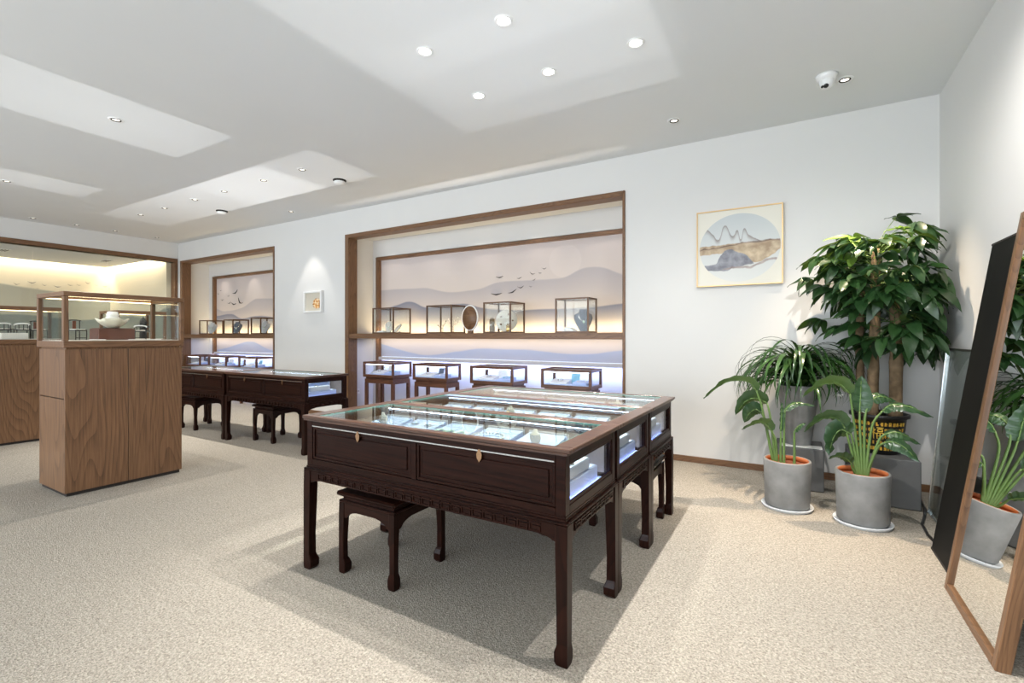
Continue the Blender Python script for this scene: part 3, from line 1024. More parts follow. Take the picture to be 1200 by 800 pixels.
# ------------------------------------------------------------------ rosewood stools
def make_stool():
    T = thing('wooden_stool', '', 'stool')
    S, H = .215, .405
    for sx in (-1, 1):
        for sy in (-1, 1):
            leg_mesh(sx, sy, H, .04, .05).build('leg', M_DARKV, T, loc=(sx * S, sy * S, 0))
    for s in (-1, 1):
        ap = MB().prism(apron_poly(-S + .041, S - .041, H, .36, .315, .1), 'y', s * (S - .004), s * (S - .02))
        ap.build('apron', M_DARK, T)
        ap = MB().prism(apron_poly(-S + .041, S - .041, H, .36, .315, .1), 'x', s * (S - .004), s * (S - .02))
        ap.build('apron', M_DARK, T)
    MB().box(-S, S, -S, S, H, H + .012, .003).box(-S + .018, S - .018, -S + .018, S - .018, H + .012, H + .036).build('waist', M_DARK, T)
    MB().box(-S - .012, S + .012, -S - .012, S + .012, H + .036, H + .062, .009).build('seat', M_DARK, T)
    return T


st0 = make_stool()
for i, (x, y, lb) in enumerate([(-2.03, 2.06, 'dark rosewood stool tucked under the near display case'),
                                (-1.045, 3.425, 'dark rosewood stool under the right end of the back display case'),
                                (-5.84, 3.83, 'dark rosewood stool under the rear display case with the lit end window'),
                                (-7.59, 3.77, 'dark rosewood stool partly hidden beside the walnut pedestal, under the rear row')]):
    s = st0 if i == 0 else copy_tree(st0)
    s.location = (x, y, 0)
    s['label'] = lb
    s['group'] = 'stools under the display cases'

# ------------------------------------------------------------------ walnut pedestals with glass vitrines


def pedestal(x0, x1, y0, y1, lb_ped, lb_case, group):
    cx, cy = (x0 + x1) / 2, (y0 + y1) / 2
    X, Y = (x1 - x0) / 2, (y1 - y0) / 2
    P = thing('pedestal', lb_ped, 'pedestal', (cx, cy, 0), 0, group)
    MB().box(-X + .015, X - .015, -Y + .015, Y - .015, 0, .03).build('plinth', M_SHADE, P)
    MB().box(-X + .02, X - .02, -Y + .02, Y - .02, .03, 1.24).build('carcass', M_SHADE, P)
    for sx in (1, -1):
        xs = sorted((sx * X, sx * (X - .019)))
        for a, b in ((-Y, -.002), (.002, Y)):
            MB().box(xs[0], xs[1], a, b, .03, 1.24, .0015).build('front_panel', M_WAL, P)
    for sy in (-1, 1):
        ys = sorted((sy * Y, sy * (Y - .019)))
        MB().box(-X + .02, X - .02, ys[0], ys[1], .03, .817, .0015).build('side_panel', M_WAL, P)
        MB().box(-X + .02, X - .02, ys[0], ys[1], .825, 1.24, .0015).build('side_panel', M_WAL, P)
    MB().box(-X + .012, X - .012, -Y + .012, Y - .012, 1.24, 1.255).build('cap', M_WALV, P)
    V = thing('glass_vitrine', lb_case, 'vitrine', (cx, cy, 1.255), 0, 'glass vitrines on the pedestals')
    A, B, H = X + .015, Y + .015, .475
    MB().box(-A, A, -B, B, 0, .055, .004).build('base', M_WALY, V)
    MB().box(-A + .03, A - .03, -B + .03, B - .03, .0555, .062).build('lining', M_CREAM, V)
    for sx in (-1, 1):
        for sy in (-1, 1):
            xs = sorted((sx * A, sx * (A - .036)))
            ys = sorted((sy * B, sy * (B - .036)))
            MB().box(xs[0], xs[1], ys[0], ys[1], .056, H - .042, .003).build('corner_post', M_WALV, V)
    for s in (-1, 1):
        xs = sorted((s * A, s * (A - .036)))
        MB().box(xs[0], xs[1], -B, B, H - .041, H, .003).build('top_rail', M_WALY, V)
        ys = sorted((s * B, s * (B - .036)))
        MB().box(-A + .037, A - .037, ys[0], ys[1], H - .041, H, .003).build('top_rail', M_WALH, V)
        xs = sorted((s * (A - .015), s * (A - .021)))
        MB().box(xs[0], xs[1], -B + .037, B - .037, .057, H - .042).build('pane', M_GLASS, V)
        ys = sorted((s * (B - .015), s * (B - .021)))
        MB().box(-A + .037, A - .037, ys[0], ys[1], .057, H - .042).build('pane', M_GLASS, V)
    MB().box(-A + .037, A - .037, -B + .037, B - .037, H - .02, H - .014).build('top_pane', M_GLASS, V)
    MB().box(-A + .04, -A + .05, -B + .05, B - .05, H - .04, H - .032).build('light_strip', M_LEDW, V)
    return P


GP = 'walnut pedestals'
pedestal(-5.85, -5.25, 1.525, 2.41, 'tall walnut pedestal standing free on the carpet at the left', 'walnut framed glass vitrine on the nearest pedestal, holding a lotus bowl', GP)
pedestal(-8.95, -8.40, .5, 2.44, 'long walnut pedestal at the left edge, behind the free-standing one', 'walnut framed glass vitrine at the left edge with miniature furniture inside', GP)
pedestal(-8.98, -8.40, 3.02, 3.62, 'far walnut pedestal mostly hidden behind the nearest one', 'walnut framed glass vitrine glimpsed through the nearest vitrine', GP)

VZ = 1.255 + .0625


def mini_chair(x, y, rz, label, style=0, z=VZ, s=1.0):
    c = thing('miniature_chair', label, 'miniature chair', (x, y, z), rz, 'miniature chairs')
    c.scale = (s, s, s)
    w = .045
    for sx in (-1, 1):
        for sy in (-1, 1):
            top = .082 if sy < 0 else (.175 if style == 0 else .082)
            MB().tube([(sx * w, sy * w * .9, 0), (sx * w, sy * w * .9, top)], .0042, 6).build('leg', M_BLACK, c, True)
    MB().box(-w - .005, w + .005, -w, w, .082, .092, .003).build('seat', M_BLACK, c)
    MB().box(-w + .004, w - .004, -w + .006, w - .006, .0925, .099, .003).build('cushion', M_CREAM, c)
    MB().tube([(-w, -w * .9, .02), (w, -w * .9, .02)], .003, 6).build('stretcher', M_BLACK, c)
    if style == 0:
        MB().box(-.014, .014, w * .9 - .003, w * .9 + .003, .092, .172).build('back_splat', plain('reddish_wood', (.16, .05, .025), .4), c)
        MB().tube([(-w - .012, w * .9, .175), (-w * .4, w * .9, .180), (w * .4, w * .9, .180), (w + .012, w * .9, .175)], .005, 6).build('crest_rail', M_BLACK, c, True)
    else:
        pts = [(w * 1.15 * math.cos(a), w * 1.0 * math.sin(a), .135 + .012 * math.sin(a)) for a in (PI * k / 10 for k in range(-1, 12))]
        MB().tube(pts, .006, 6).build('arm_rail', M_WHITE, c, True)
        for k in (1, 3, 5, 7, 9):
            a = PI * k / 10
            MB().tube([(w * 1.1 * math.cos(a), w * .95 * math.sin(a), .09), (w * 1.15 * math.cos(a), w * math.sin(a), .138)], .0035, 6).build('spindle', M_BLACK, c)
    return c


mini_chair(-5.55, 1.70, 1.9, 'miniature black high-back chair left of the lotus bowl', 0)
mini_chair(-5.58, 2.19, 1.2, 'miniature black chair with pale cushion right of the lotus bowl', 1, s=.95)
wb_ = thing('display_block', 'reddish brown wooden block under the lotus bowl', 'block', (-5.55, 1.955, VZ))
MB().box(-.1, .1, -.14, .14, 0, .105, .004).build('block', plain('mahogany', (.12, .04, .022), .4, var=.25), wb_)
MB().box(-.085, .085, -.125, .125, .1055, .11, .001).build('inlay', plain('mahogany_top', (.10, .033, .02), .35), wb_)
lb = thing('lotus_bowl', 'cream lotus-shaped bowl with a stacked white lid on the wooden block', 'bowl', (-5.55, 1.955, VZ + .111))
n = 16
bw = MB()
rings = []
for k, (r, z) in enumerate([(.035, 0), (.045, .006), (.085, .03), (.112, .06), (.128, .082), (.122, .084), (.104, .062), (.05, .04)]):
    ring = []
    for q in range(48):
        a = 2 * PI * q / 48
        rr = r * (1 + .05 * math.cos(8 * a) * min(1, z / .05))
        ring.append(bw.bm.verts.new((rr * math.cos(a), rr * math.sin(a), z + (.008 * math.cos(8 * a) if k in (4, 5) else 0))))
    rings.append(ring)
for A_, B_ in zip(rings, rings[1:]):
    for q in range(48):
        bw.bm.faces.new((A_[q], A_[(q + 1) % 48], B_[(q + 1) % 48], B_[q]))
bw.bm.faces.new(rings[0][::-1])
bw.bm.faces.new(rings[-1])
bw.build('bowl', plain('ivory_porcelain', (.80, .74, .58), .2, var=.08, coat=.5), lb, True)
MB().lathe([(.052, .085), (.054, .1), (.047, .106), (.046, .116), (.05, .12), (.05, .132), (.042, .138), (.042, .148), (.036, .155), (.0, .157)], 28).lathe([(.03, .042), (.03, .085)], 20).build('stacked_lid', M_PEARL, lb, True)
for k, (y, w) in enumerate(((1.80, .05), (2.10, .06), (2.24, .05))):
    c = MB().box(-.035, .035, -w, w, 0, .006, .002).build('price_card', M_WHITE, None, False, (-5.42, y, VZ))
    tag(c, 'flat white card in front of the lotus bowl, %s of three' % ('left', 'middle', 'right')[k], 'card')
for k, y in enumerate((1.90, 2.075)):
    mini_chair(-8.59, y, PI / 2 + PI, 'miniature black round-backed armchair at the left edge, %s of a pair' % ('left', 'right')[k], 1, s=1.35)
mini_chair(-8.6, 2.24, 2.2, 'miniature black high-back chair at the right end of the left-edge vitrine', 0, s=1.3)
mini_chair(-8.6, 1.6, 1.2, 'miniature black high-back chair hidden beyond the left edge of the frame', 0)
wbx = MB().box(-.04, .04, -.12, .12, 0, .075, .003).build('ivory_box', M_CREAM, None, False, (-8.45, 1.97, VZ))
tag(wbx, 'long ivory box in front of the pair of miniature armchairs', 'box')
mini_chair(-8.6, 3.17, 1.2, 'miniature black chair in the vitrine glimpsed through the nearest one', 1)
mt = thing('miniature_table', 'miniature black altar table in the vitrine at the left edge', 'miniature table', (-8.72, 2.02, VZ))
MB().box(-.05, .05, -.2, .2, .12, .132, .003).build('top', M_BLACK, mt)
for sx in (-1, 1):
    for sy in (-1, 1):
        MB().box(sx * .042 - .006, sx * .042 + .006, sy * .18 - .006, sy * .18 + .006, 0, .12).build('leg', M_BLACK, mt)
pg = thing('miniature_table', 'miniature black pagoda-roofed stand seen behind the lotus bowl', 'miniature table', (-8.62, 3.42, VZ))
for k, (r, z) in enumerate(((.13, .10), (.10, .17), (.07, .23))):
    MB().lathe([(r, 0), (r * .7, .025), (.02, .04)], 6).build('roof', M_BLACK, pg, False, (0, 0, z))
MB().lathe([(.05, 0), (.045, .27), (.006, .33), (0, .335)], 8).build('shaft', M_BLACK, pg)

# ------------------------------------------------------------------ glass cubes on the niche shelves


def glass_cube(x0, x1, y0, y1, z0, z1, label, group):
    X, Y, H = (x1 - x0) / 2, (y1 - y0) / 2, z1 - z0
    C_ = thing('glass_cube', label, 'display cube', ((x0 + x1) / 2, (y0 + y1) / 2, z0), 0, group)
    b = .0095
    for z in (0, H - 2 * b):
        f = MB()
        for s in (-1, 1):
            f.box(-X, X, min(s * Y, s * (Y - 2 * b)), max(s * Y, s * (Y - 2 * b)), z, z + 2 * b)
            f.box(min(s * X, s * (X - 2 * b)), max(s * X, s * (X - 2 * b)), -Y + 2 * b, Y - 2 * b, z, z + 2 * b)
        f.build('base_rail' if z == 0 else 'top_rail', M_THIN, C_)
    for sx in (-1, 1):
        for sy in (-1, 1):
            xs, ys = sorted((sx * X, sx * (X - 2 * b))), sorted((sy * Y, sy * (Y - 2 * b)))
            MB().box(xs[0], xs[1], ys[0], ys[1], 2 * b, H - 2 * b).build('corner_bar', M_THIN, C_)
    for s in (-1, 1):
        v = sorted((s * (Y - .007), s * (Y - .011)))
        MB().box(-X + 2 * b, X - 2 * b, v[0], v[1], 2 * b, H - 2 * b).build('pane', M_GLASS, C_)
        v = sorted((s * (X - .007), s * (X - .011)))
        MB().box(v[0], v[1], -Y + 2 * b, Y - 2 * b, 2 * b, H - 2 * b).build('pane', M_GLASS, C_)
    MB().box(-X + 2 * b, X - 2 * b, -Y + 2 * b, Y - 2 * b, H - .012, H - .008).build('top_pane', M_GLASS, C_)
    MB().box(-X + 2 * b, X - 2 * b, -Y + 2 * b, Y - 2 * b, .001, .012).build('floor_board', M_CREAM, C_)
    return C_


SZ = 1.3955
G1, G2 = 'glass cubes on the wide niche shelf', 'glass cubes on the far niche shelf'
CUB = [(-5.845, -5.385, 5.46, 5.86, 1.805), (-4.716, -4.243, 5.46, 5.80, 1.81), (-3.693, -3.253, 5.46, 5.86, 1.82), (-2.597, -2.149, 5.46, 5.76, 1.83)]
for c, n_ in zip(CUB, ('leftmost bronze-framed glass cube on the wide niche shelf', 'second bronze-framed glass cube from the left, beside the round wooden disc', 'bronze-framed glass cube on the wide niche shelf, holding a round cream fan', 'rightmost bronze-framed glass cube on the wide niche shelf, with a grey bust inside')):
    glass_cube(*c[:4], SZ, c[4], n_, G1)
CUB2 = [(-11.155, -10.824, 5.46, 5.80, 1.70), (-10.195, -9.85, 5.46, 5.80, 1.70), (-9.22, -8.89, 5.46, 5.80, 1.72)]
for c, n_ in zip(CUB2, ('left', 'middle', 'right')):
    glass_cube(*c[:4], SZ, c[4], 'bronze-framed glass cube on the far niche shelf, %s of three' % n_, G2)


def neck_bust(x, y, z, rz, label, mat, s=1.0, tilt=.25):
    """flat leaning necklace stand: tapering shield with neck and a pendant necklace"""
    o = thing('necklace_stand', label, 'display bust', (x, y, z), rz)
    o.scale = (s, s, s)
    mb = MB()
    ring = []
    prof = [(.035, 0, .02), (.05, .03, .022), (.085, .09, .03), (.105, .15, .034), (.095, .19, .03), (.05, .21, .024), (.04, .235, .022), (.045, .245, .022)]
    rs = []
    for w, h, d in prof:
        rs.append([mb.bm.verts.new((w * math.cos(a), d * math.sin(a) + h * math.tan(tilt) * .6, h)) for a in (2 * PI * k / 20 for k in range(20))])
    for A_, B_ in zip(rs, rs[1:]):
        for k in range(20):
            mb.bm.faces.new((A_[k], A_[(k + 1) % 20], B_[(k + 1) % 20], B_[k]))
    mb.bm.faces.new(rs[0][::-1])
    mb.bm.faces.new(rs[-1])
    mb.build('bust', mat, o, True)
    pts = []
    for k in range(17):
        a = PI * k / 16
        h = .205 - .085 * math.sin(a)
        pts.append((.05 * math.cos(a) * (1 + .35 * math.sin(a)), h * math.tan(tilt) * .6 - .036 - .004 * math.sin(a), h))
    MB().tube(pts, .004, 6).build('necklace', M_SILV, o, True)
    p = pts[8]
    MB().ball((p[0], p[1] - .004, p[2] - .014), .012, 10, 8, (1, .5, 1.3)).build('pendant', M_JADE, o, True)
    return o


FZ = SZ + .0125
M_GREYV = plain('grey_velvet', (.12, .14, .18), .7, var=.2, scale=20)
neck_bust(-2.27, 5.6, FZ, .5, 'grey velvet necklace stand in the rightmost cube of the wide niche', M_GREYV, 1.15)
pd = thing('display_pad', 'white cloth pad with a draped silver chain in the rightmost cube of the wide niche', 'pad', (-2.46, 5.58, FZ))
MB().prism([(-.08, 0), (.1, 0), (.06, .04), (-.02, .06)], 'y', -.06, .06).build('pad', M_WHITE, pd)
MB().tube([(-.05, -.062, .03), (.0, -.066, .012), (.05, -.064, .03), (.07, -.05, .035)], .004, 6).build('chain', M_SILV, pd, True)
neck_bust(-5.585, 5.56, FZ, .4, 'narrow cream leaning stand in the leftmost cube of the wide niche', M_CREAM, .75)
for k, (x, y, a) in enumerate(((-5.485, 5.66, .7),)):
    o = thing('bangle_stand', 'white tilted bangle on a rest in the leftmost cube of the wide niche', 'bangle stand', (x, y, FZ), .3)
    MB().box(-.04, .04, -.03, .03, 0, .02, .003).build('rest', M_WHITE, o)
    MB().ring((0, 0, 0), .07, .014, 'z', 28, 8).build('bangle', M_PEARL, o, True, (0, 0, .075), (.55, -.7, 0))
pd = thing('display_pad', 'white square cloth pad at the left of the leftmost cube', 'pad', (-5.735, 5.58, FZ))
MB().prism([(-.09, 0), (.09, 0), (.07, .03), (-.05, .03)], 'y', -.07, .07).build('pad', M_WHITE, pd)
MB().ring((0, 0, .034), .03, .004, 'z', 20, 6).build('ring', M_SILV, pd, True)


def branch_stand(x, y, z, h, label, n=5, mat=M_SILV):
    o = thing('jewellery_tree', label, 'jewellery stand', (x, y, z))
    MB().lathe([(.03, 0), (.03, .006), (.004, .012), (.003, h), (0, h)], 12).build('stem', M_BLACK, o, True)
    rr = random.Random(int(h * 1000))
    for k in range(n):
        a, e = rr.uniform(0, 6.28), rr.uniform(.4, 1.1)
        zz = h * (.45 + .5 * k / n)
        MB().tube([(0, 0, zz), (.05 * math.cos(a), .05 * math.sin(a), zz + .05 * e), (.085 * math.cos(a), .085 * math.sin(a), zz + .10 * e)], .003, 5).ball((.085 * math.cos(a), .085 * math.sin(a), zz + .1 * e), .009, 8, 6).build('branch', mat, o, True)
    return o


branch_stand(-4.53, 5.62, FZ, .12, 'low black T-shaped earring stand in the second cube of the wide niche', 2, M_BLACK)
branch_stand(-4.365, 5.66, FZ, .14, 'white branching coral-like earring tree in the second cube of the wide niche', 8, M_PEARL)
ds = thing('wooden_disc', 'round walnut disc with a white edge on a small post, on the wide niche shelf', 'ornament', (-3.94, 5.5, SZ))
MB().box(-.035, .035, -.015, .035, 0, .09, .003).build('post', M_WALV, ds)
d0 = MB().lathe([(.125, -.012), (.13, 0), (.125, .012)], 40, sy=1.32).build('disc', M_WALH, ds, True, (0, -.005, .215), (PI / 2, 0, 0))
MB().ring((0, 0, 0), .132, .012, 'z', 40, 8, 1, 1.32).build('white_rim', M_WHITE, d0, True)
fz = thing('carved_fan', 'round cream carved fan standing in the third cube of the wide niche', 'ornament', (-3.425, 5.64, FZ))
f0 = MB().lathe([(.15, -.007), (.153, 0), (.15, .007)], 40).build('fan_disc', M_CREAM, fz, True, (0, 0, .16), (PI / 2 - .1, 0, .35))
for k in range(5):
    MB().lathe([(.012, 0), (.012, .01)], 10).build('inset', M_BRASS, f0, True, (.09 * math.cos(k * 1.25), .09 * math.sin(k * 1.25), .0065))
MB().box(-.04, .04, -.02, .02, 0, .02, .002).build('foot', M_WALH, fz)
hd = thing('hand_ornament', 'small gilt hand-shaped ornament before the cream fan in the third cube', 'ornament', (-3.35, 5.56, FZ))
hm = MB()
for k in range(5):
    hm.tube([(.0, 0, .0), ((k - 2) * .011, 0, .05), ((k - 2) * .014, .004, .10 + (.015 if k in (1, 2, 3) else 0))], [.017, .012, .006], 8)
hm.build('fingers', M_GOLD, hd, True)
tr = thing('wood_figure', 'small upright carved wooden figure at the left of the third cube', 'figurine', (-3.61, 5.56, FZ))
MB().lathe([(.035, 0), (.04, .05), (.032, .1), (.04, .14), (.03, .18), (.015, .2), (0, .203)], 14).build('figure', M_BARK, tr, True)
MB().ball((.0, -.036, .1), .014, 10, 8).build('pearl', M_PEARL, tr, True)
for (x0, x1, y0, y1, z1), nm in zip(CUB2, ('left', 'middle', 'right')):
    neck_bust((x0 + x1) / 2 + .05, 5.6, FZ, .7, 'pale grey necklace stand in the %s cube of the far niche' % nm, plain('pale_grey_velvet', (.52, .54, .58), .7) if nm != 'middle' else M_GREYV, 1.0, .5)

# ------------------------------------------------------------------ low glazed showcases on stands inside the niches


def showcase(x0, x1, y0, y1, label, group, idx, where):
    X, Y = (x1 - x0) / 2, (y1 - y0) / 2
    S = thing('showcase', label, 'showcase', ((x0 + x1) / 2, (y0 + y1) / 2, 0), 0, group)
    for sx in (-1, 1):
        for sy in (-1, 1):
            a = sorted((sx * (X - .02), sx * (X - .065)))
            b = sorted((sy * (Y - .02), sy * (Y - .065)))
            MB().loft([(0, a[0] + .008 * (sx < 0) * 0, a[1], b[0], b[1]), (.60, a[0], a[1], b[0], b[1])]).build('leg', M_CASE, S)
    MB().box(-X + .02, X - .02, -Y + .02, Y - .02, .595, .665, .004).build('stand_apron', M_CASE, S)
    MB().box(-X + .035, X - .035, -Y + .035, Y - .035, .665, .695).build('waist', M_CASE, S)
    MB().box(-X, X, -Y, Y, .695, .735, .004).build('base', M_CASE, S)
    MB().box(-X + .035, X - .035, -Y + .035, Y - .035, .735, .741).build('lining', M_CLOTH, S)
    for sx in (-1, 1):
        for sy in (-1, 1):
            a, b = sorted((sx * X, sx * (X - .032))), sorted((sy * Y, sy * (Y - .032)))
            MB().box(a[0], a[1], b[0], b[1], .735, .905, .002).build('corner_post', M_CASE, S)
    tp = MB()
    for s in (-1, 1):
        b = sorted((s * Y, s * (Y - .036)))
        tp.box(-X, X, b[0], b[1], .905, .94, .003)
        a = sorted((s * X, s * (X - .036)))
        tp.box(a[0], a[1], -Y + .036, Y - .036, .905, .94, .003)
    tp.build('top_rim', M_CASE, S)
    for s in (-1, 1):
        b = sorted((s * (Y - .012), s * (Y - .017)))
        MB().box(-X + .032, X - .032, b[0], b[1], .736, .904).build('pane', M_GLASS, S)
        b = sorted((s * (X - .012), s * (X - .017)))
        MB().box(b[0], b[1], -Y + .032, Y - .032, .736, .904).build('pane', M_GLASS, S)
    MB().box(-X + .036, X - .036, -Y + .036, Y - .036, .925, .931).build('top_pane', M_GLASS, S)
    MB().box(-X + .04, X - .04, -Y + .037, -Y + .045, .895, .903).build('light_strip', M_LEDS, S)
    # contents
    rr = random.Random(idx)
    cx, cy, z = (x0 + x1) / 2, (y0 + y1) / 2, .7415
    tag(MB().prism([(-.08, 0), (.08, 0), (.08, .055), (-.08, .02)], 'x', -.12, .12).build('cloth_pad', M_WHITE, None, False, (cx - X * .42, cy - .02, z)), 'white sloping cloth pad at the left in %s' % where, 'pad')
    tag(MB().prism([(-.09, 0), (.07, 0), (.07, .045), (-.09, .02)], 'x', -.10, .10).build('cloth_pad', M_CLOTH, None, False, (cx + X * .45, cy - .03, z)), 'pale blue cloth pad at the right in %s' % where, 'pad')
    b = MB().ring((0, 0, 0), .034, .006, 'z', 20, 6).build('bracelet', M_SILV, None, True, (cx - X * .42, cy - .02, z + .047), (.21, 0, 0))
    tag(b, 'silver bracelet on the white pad in %s' % where, 'bracelet')
    ea = thing('easel_card', 'small tilted card on a stand in %s' % where, 'card', (cx + .02, cy + .06, z), rr.uniform(-.3, .3))
    MB().box(-.06, .06, -.004, .004, 0, .125, .002).build('card', (M_CREAM, M_GREYV, M_WHITE, M_BLUESTONE)[idx % 4], ea, False, (0, 0, .004), (-.3, 0, 0))
    MB().box(-.045, .045, -.012, .05, 0, .004).build('foot', M_BLACK, ea)
    rg = chain(MB(), (0, 0, 0), .05, 22, .006, 1.2, .8).build('bead_string', M_PEARL if idx % 2 else M_BLUESTONE, None, True, (cx + X * .45, cy - .03, z + .042), (.16, 0, 0))
    tag(rg, 'string of small beads on the blue pad in %s' % where, 'beads')
    return S


SHC = [(-6.04, -5.372, 5.44, 5.87), (-4.97, -4.313, 5.44, 5.79), (-3.904, -3.21, 5.44, 5.86), (-2.79, -2.107, 5.44, 5.83)]
for i, c in enumerate(SHC):
    n_ = ('leftmost', 'second', 'third', 'rightmost')[i]
    showcase(*c, 'brown glazed showcase on legs in the wide niche, %s' % (n_ + (' from the left' if i in (1, 2) else ' of four')), 'showcases in the wide niche', i, 'the %s showcase of the wide niche' % n_)
SHC2 = [(-11.68, -11.09, 5.44, 5.85), (-10.76, -10.07, 5.44, 5.86), (-9.62, -9.0, 5.44, 5.82)]
for i, c in enumerate(SHC2):
    n_ = ('left', 'middle', 'right')[i]
    showcase(*c, 'brown wooden glazed showcase on legs in the far niche, %s of three' % n_, 'showcases in the far niche', i + 5, 'the %s showcase of the far niche' % n_)

# ------------------------------------------------------------------ pictures and plates on the wall


def painting_mat():
    m, t, b = nt('landscape_painting')
    tc = N(t, 'ShaderNodeTexCoord')
    sp = N(t, 'ShaderNodeSeparateXYZ')
    L(t, tc.outputs['Generated'], sp.inputs[0])
    x, z = sp.outputs[0], sp.outputs[2]
    nz = N(t, 'ShaderNodeTexNoise')
    nz.inputs['Scale'].default_value = 9
    nz.inputs['Detail'].default_value = 6
    L(t, tc.outputs['Generated'], nz.inputs['Vector'])
    j = math_n(t, 'MULTIPLY', math_n(t, 'SUBTRACT', nz.outputs[0], .5), .07)
    zj = math_n(t, 'ADD', z, j)
    dx = math_n(t, 'DIVIDE', math_n(t, 'SUBTRACT', x, .505), .485)
    dz = math_n(t, 'DIVIDE', math_n(t, 'SUBTRACT', z, .49), .455)
    dd = math_n(t, 'ADD', math_n(t, 'MULTIPLY', dx, dx), math_n(t, 'MULTIPLY', dz, dz))
    disc = below(t, dd, 1.0, .02)
    c = mixc(t, z, srgb(216, 216, 212), srgb(186, 192, 194))
    # ink peaks
    h = fcurve(t, x, [(0, .6), (.02, .66), (.08, .78), (.19, .70), (.256, .62), (.34, .81), (.43, .65), (.49, .72), (.53, .60), (.57, .74), (.62, .665), (.7, .6), (.8, .55), (1, .55)])
    msk = below(t, zj, h, .01)
    fd = math_n(t, 'SUBTRACT', 1.0, math_n(t, 'DIVIDE', math_n(t, 'SUBTRACT', h, zj), .10, True))
    msk = math_n(t, 'MULTIPLY', msk, math_n(t, 'MULTIPLY', fd, fd))
    c = mixc(t, msk, c, mixc(t, nz.outputs[0], srgb(84, 80, 86), srgb(150, 130, 120)))

    def band(c, top, bot, colA, colB, op=1.0):
        mk = math_n(t, 'MULTIPLY', below(t, zj, fcurve(t, x, top), .012), math_n(t, 'SUBTRACT', 1.0, below(t, zj, fcurve(t, x, bot), .012)))
        return mixc(t, math_n(t, 'MULTIPLY', mk, op), c, mixc(t, math_n(t, 'MULTIPLY', math_n(t, 'SUBTRACT', nz.outputs[0], .35), 3.0, True), colA, colB))
    c = band(c, [(0, .54), (.3, .545), (.6, .555), (.74, .54), (.88, .565), (1, .55)], [(0, .42), (.47, .44), (.7, .28), (.88, .36), (1, .45)], srgb(158, 136, 112), srgb(206, 188, 160))
    c = band(c, [(0, .50), (.4, .53), (.62, .57), (.72, .56), (.9, .575), (1, .57)], [(0, .485), (.4, .515), (.62, .55), (.72, .535), (.9, .55), (1, .535)], srgb(70, 56, 54), srgb(160, 134, 112), .8)
    c = band(c, [(0, .20), (.06, .28), (.22, .30), (.29, .41), (.37, .475), (.5, .44), (.585, .40), (.67, .29), (.75, .2), (1, .2)], [(0, .22), (.06, .21), (.3, .195), (.47, .23), (.67, .265), (1, .3)], srgb(108, 109, 118), srgb(158, 159, 166))
    c = band(c, [(0, .1), (.5, .25), (.62, .24), (.9, .33), (1, .3)], [(0, .2), (.5, .22), (.62, .21), (.9, .30), (1, .28)], srgb(120, 100, 96), srgb(176, 156, 148), .7)
    c = mixc(t, disc, srgb(222, 218, 206), c)
    L(t, c, b.inputs['Base Color'])
    b.inputs['Roughness'].default_value = .7
    return m


pt = thing('landscape_painting', 'large square painting with a round ink landscape in a thin pale gold frame', 'painting', (-.487, YB, 2.265))
PW, PH = .4, .395
MB().box(-PW + .012, PW - .012, -.03, -.012, -PH + .012, PH - .012).build('canvas', painting_mat(), pt)
for a in ((-PW, PW, PH - .012, PH), (-PW, PW, -PH, -PH + .012), (-PW, -PW + .012, -PH + .012, PH - .012), (PW - .012, PW, -PH + .012, PH - .012)):
    MB().box(a[0], a[1], -.042, -.002, a[2], a[3], .002).build('frame_bar', M_FRAMEG, pt)
MB().box(-PW + .012, PW - .012, -.011, -.003, -PH + .012, PH - .012).build('backing', M_CREAM, pt)


def small_art():
    m, t, b = nt('small_abstract_print')
    tc = N(t, 'ShaderNodeTexCoord')
    sp = N(t, 'ShaderNodeSeparateXYZ')
    L(t, tc.outputs['Generated'], sp.inputs[0])
    nz = N(t, 'ShaderNodeTexNoise')
    nz.inputs['Scale'].default_value = 6
    nz.inputs['Detail'].default_value = 3
    L(t, tc.outputs['Generated'], nz.inputs['Vector'])
    dx = math_n(t, 'DIVIDE', math_n(t, 'SUBTRACT', sp.outputs[0], .72), .34)
    dz = math_n(t, 'DIVIDE', math_n(t, 'SUBTRACT', sp.outputs[2], .40), .34)
    d = math_n(t, 'ADD', math_n(t, 'MULTIPLY', dx, dx), math_n(t, 'MULTIPLY', dz, dz))
    mk = below(t, math_n(t, 'ADD', d, math_n(t, 'MULTIPLY', nz.outputs[0], 1.0)), 1.25, .15)
    r = N(t, 'ShaderNodeValToRGB')
    r.color_ramp.elements[0].position, r.color_ramp.elements[0].color = .38, (*srgb(60, 32, 24), 1)
    r.color_ramp.elements[1].position, r.color_ramp.elements[1].color = .62, (*srgb(244, 226, 190), 1)
    e2 = r.color_ramp.elements.new(.5)
    e2.color = (*srgb(222, 150, 56), 1)
    L(t, nz.outputs[0], r.inputs[0])
    L(t, mixc(t, mk, srgb(206, 198, 182), r.outputs[0]), b.inputs['Base Color'])
    return m


sp_ = thing('small_picture', 'small white box-framed picture with a brown and gold figure between the two niches', 'picture', (-7.18, YB, 1.95))
MB().box(-.205, .205, -.02, -.012, -.155, .155).build('print', small_art(), sp_)
for a in ((-.24, .24, .155, .185), (-.24, .24, -.185, -.155), (-.24, -.205, -.155, .155), (.205, .24, -.155, .155)):
    MB().box(a[0], a[1], -.055, -.002, a[2], a[3], .003).build('frame_bar', M_WHITE, sp_)
ow = thing('wall_outlet', 'white double socket plate low on the left side of the wide niche', 'outlet', (N1[0], 5.64, .42))
MB().box(0, .009, -.043, .043, -.043, .043, .003).build('plate', M_WHITE, ow)
for s in (-.017, .017):
    MB().box(.009, .0105, s - .005, s + .005, -.012, .012).build('slot', M_SHADE, ow)
ow = thing('shelf_socket', 'small dark socket just under the shelf at the left end of the wide niche', 'outlet', (N1[0], 5.575, 1.21))
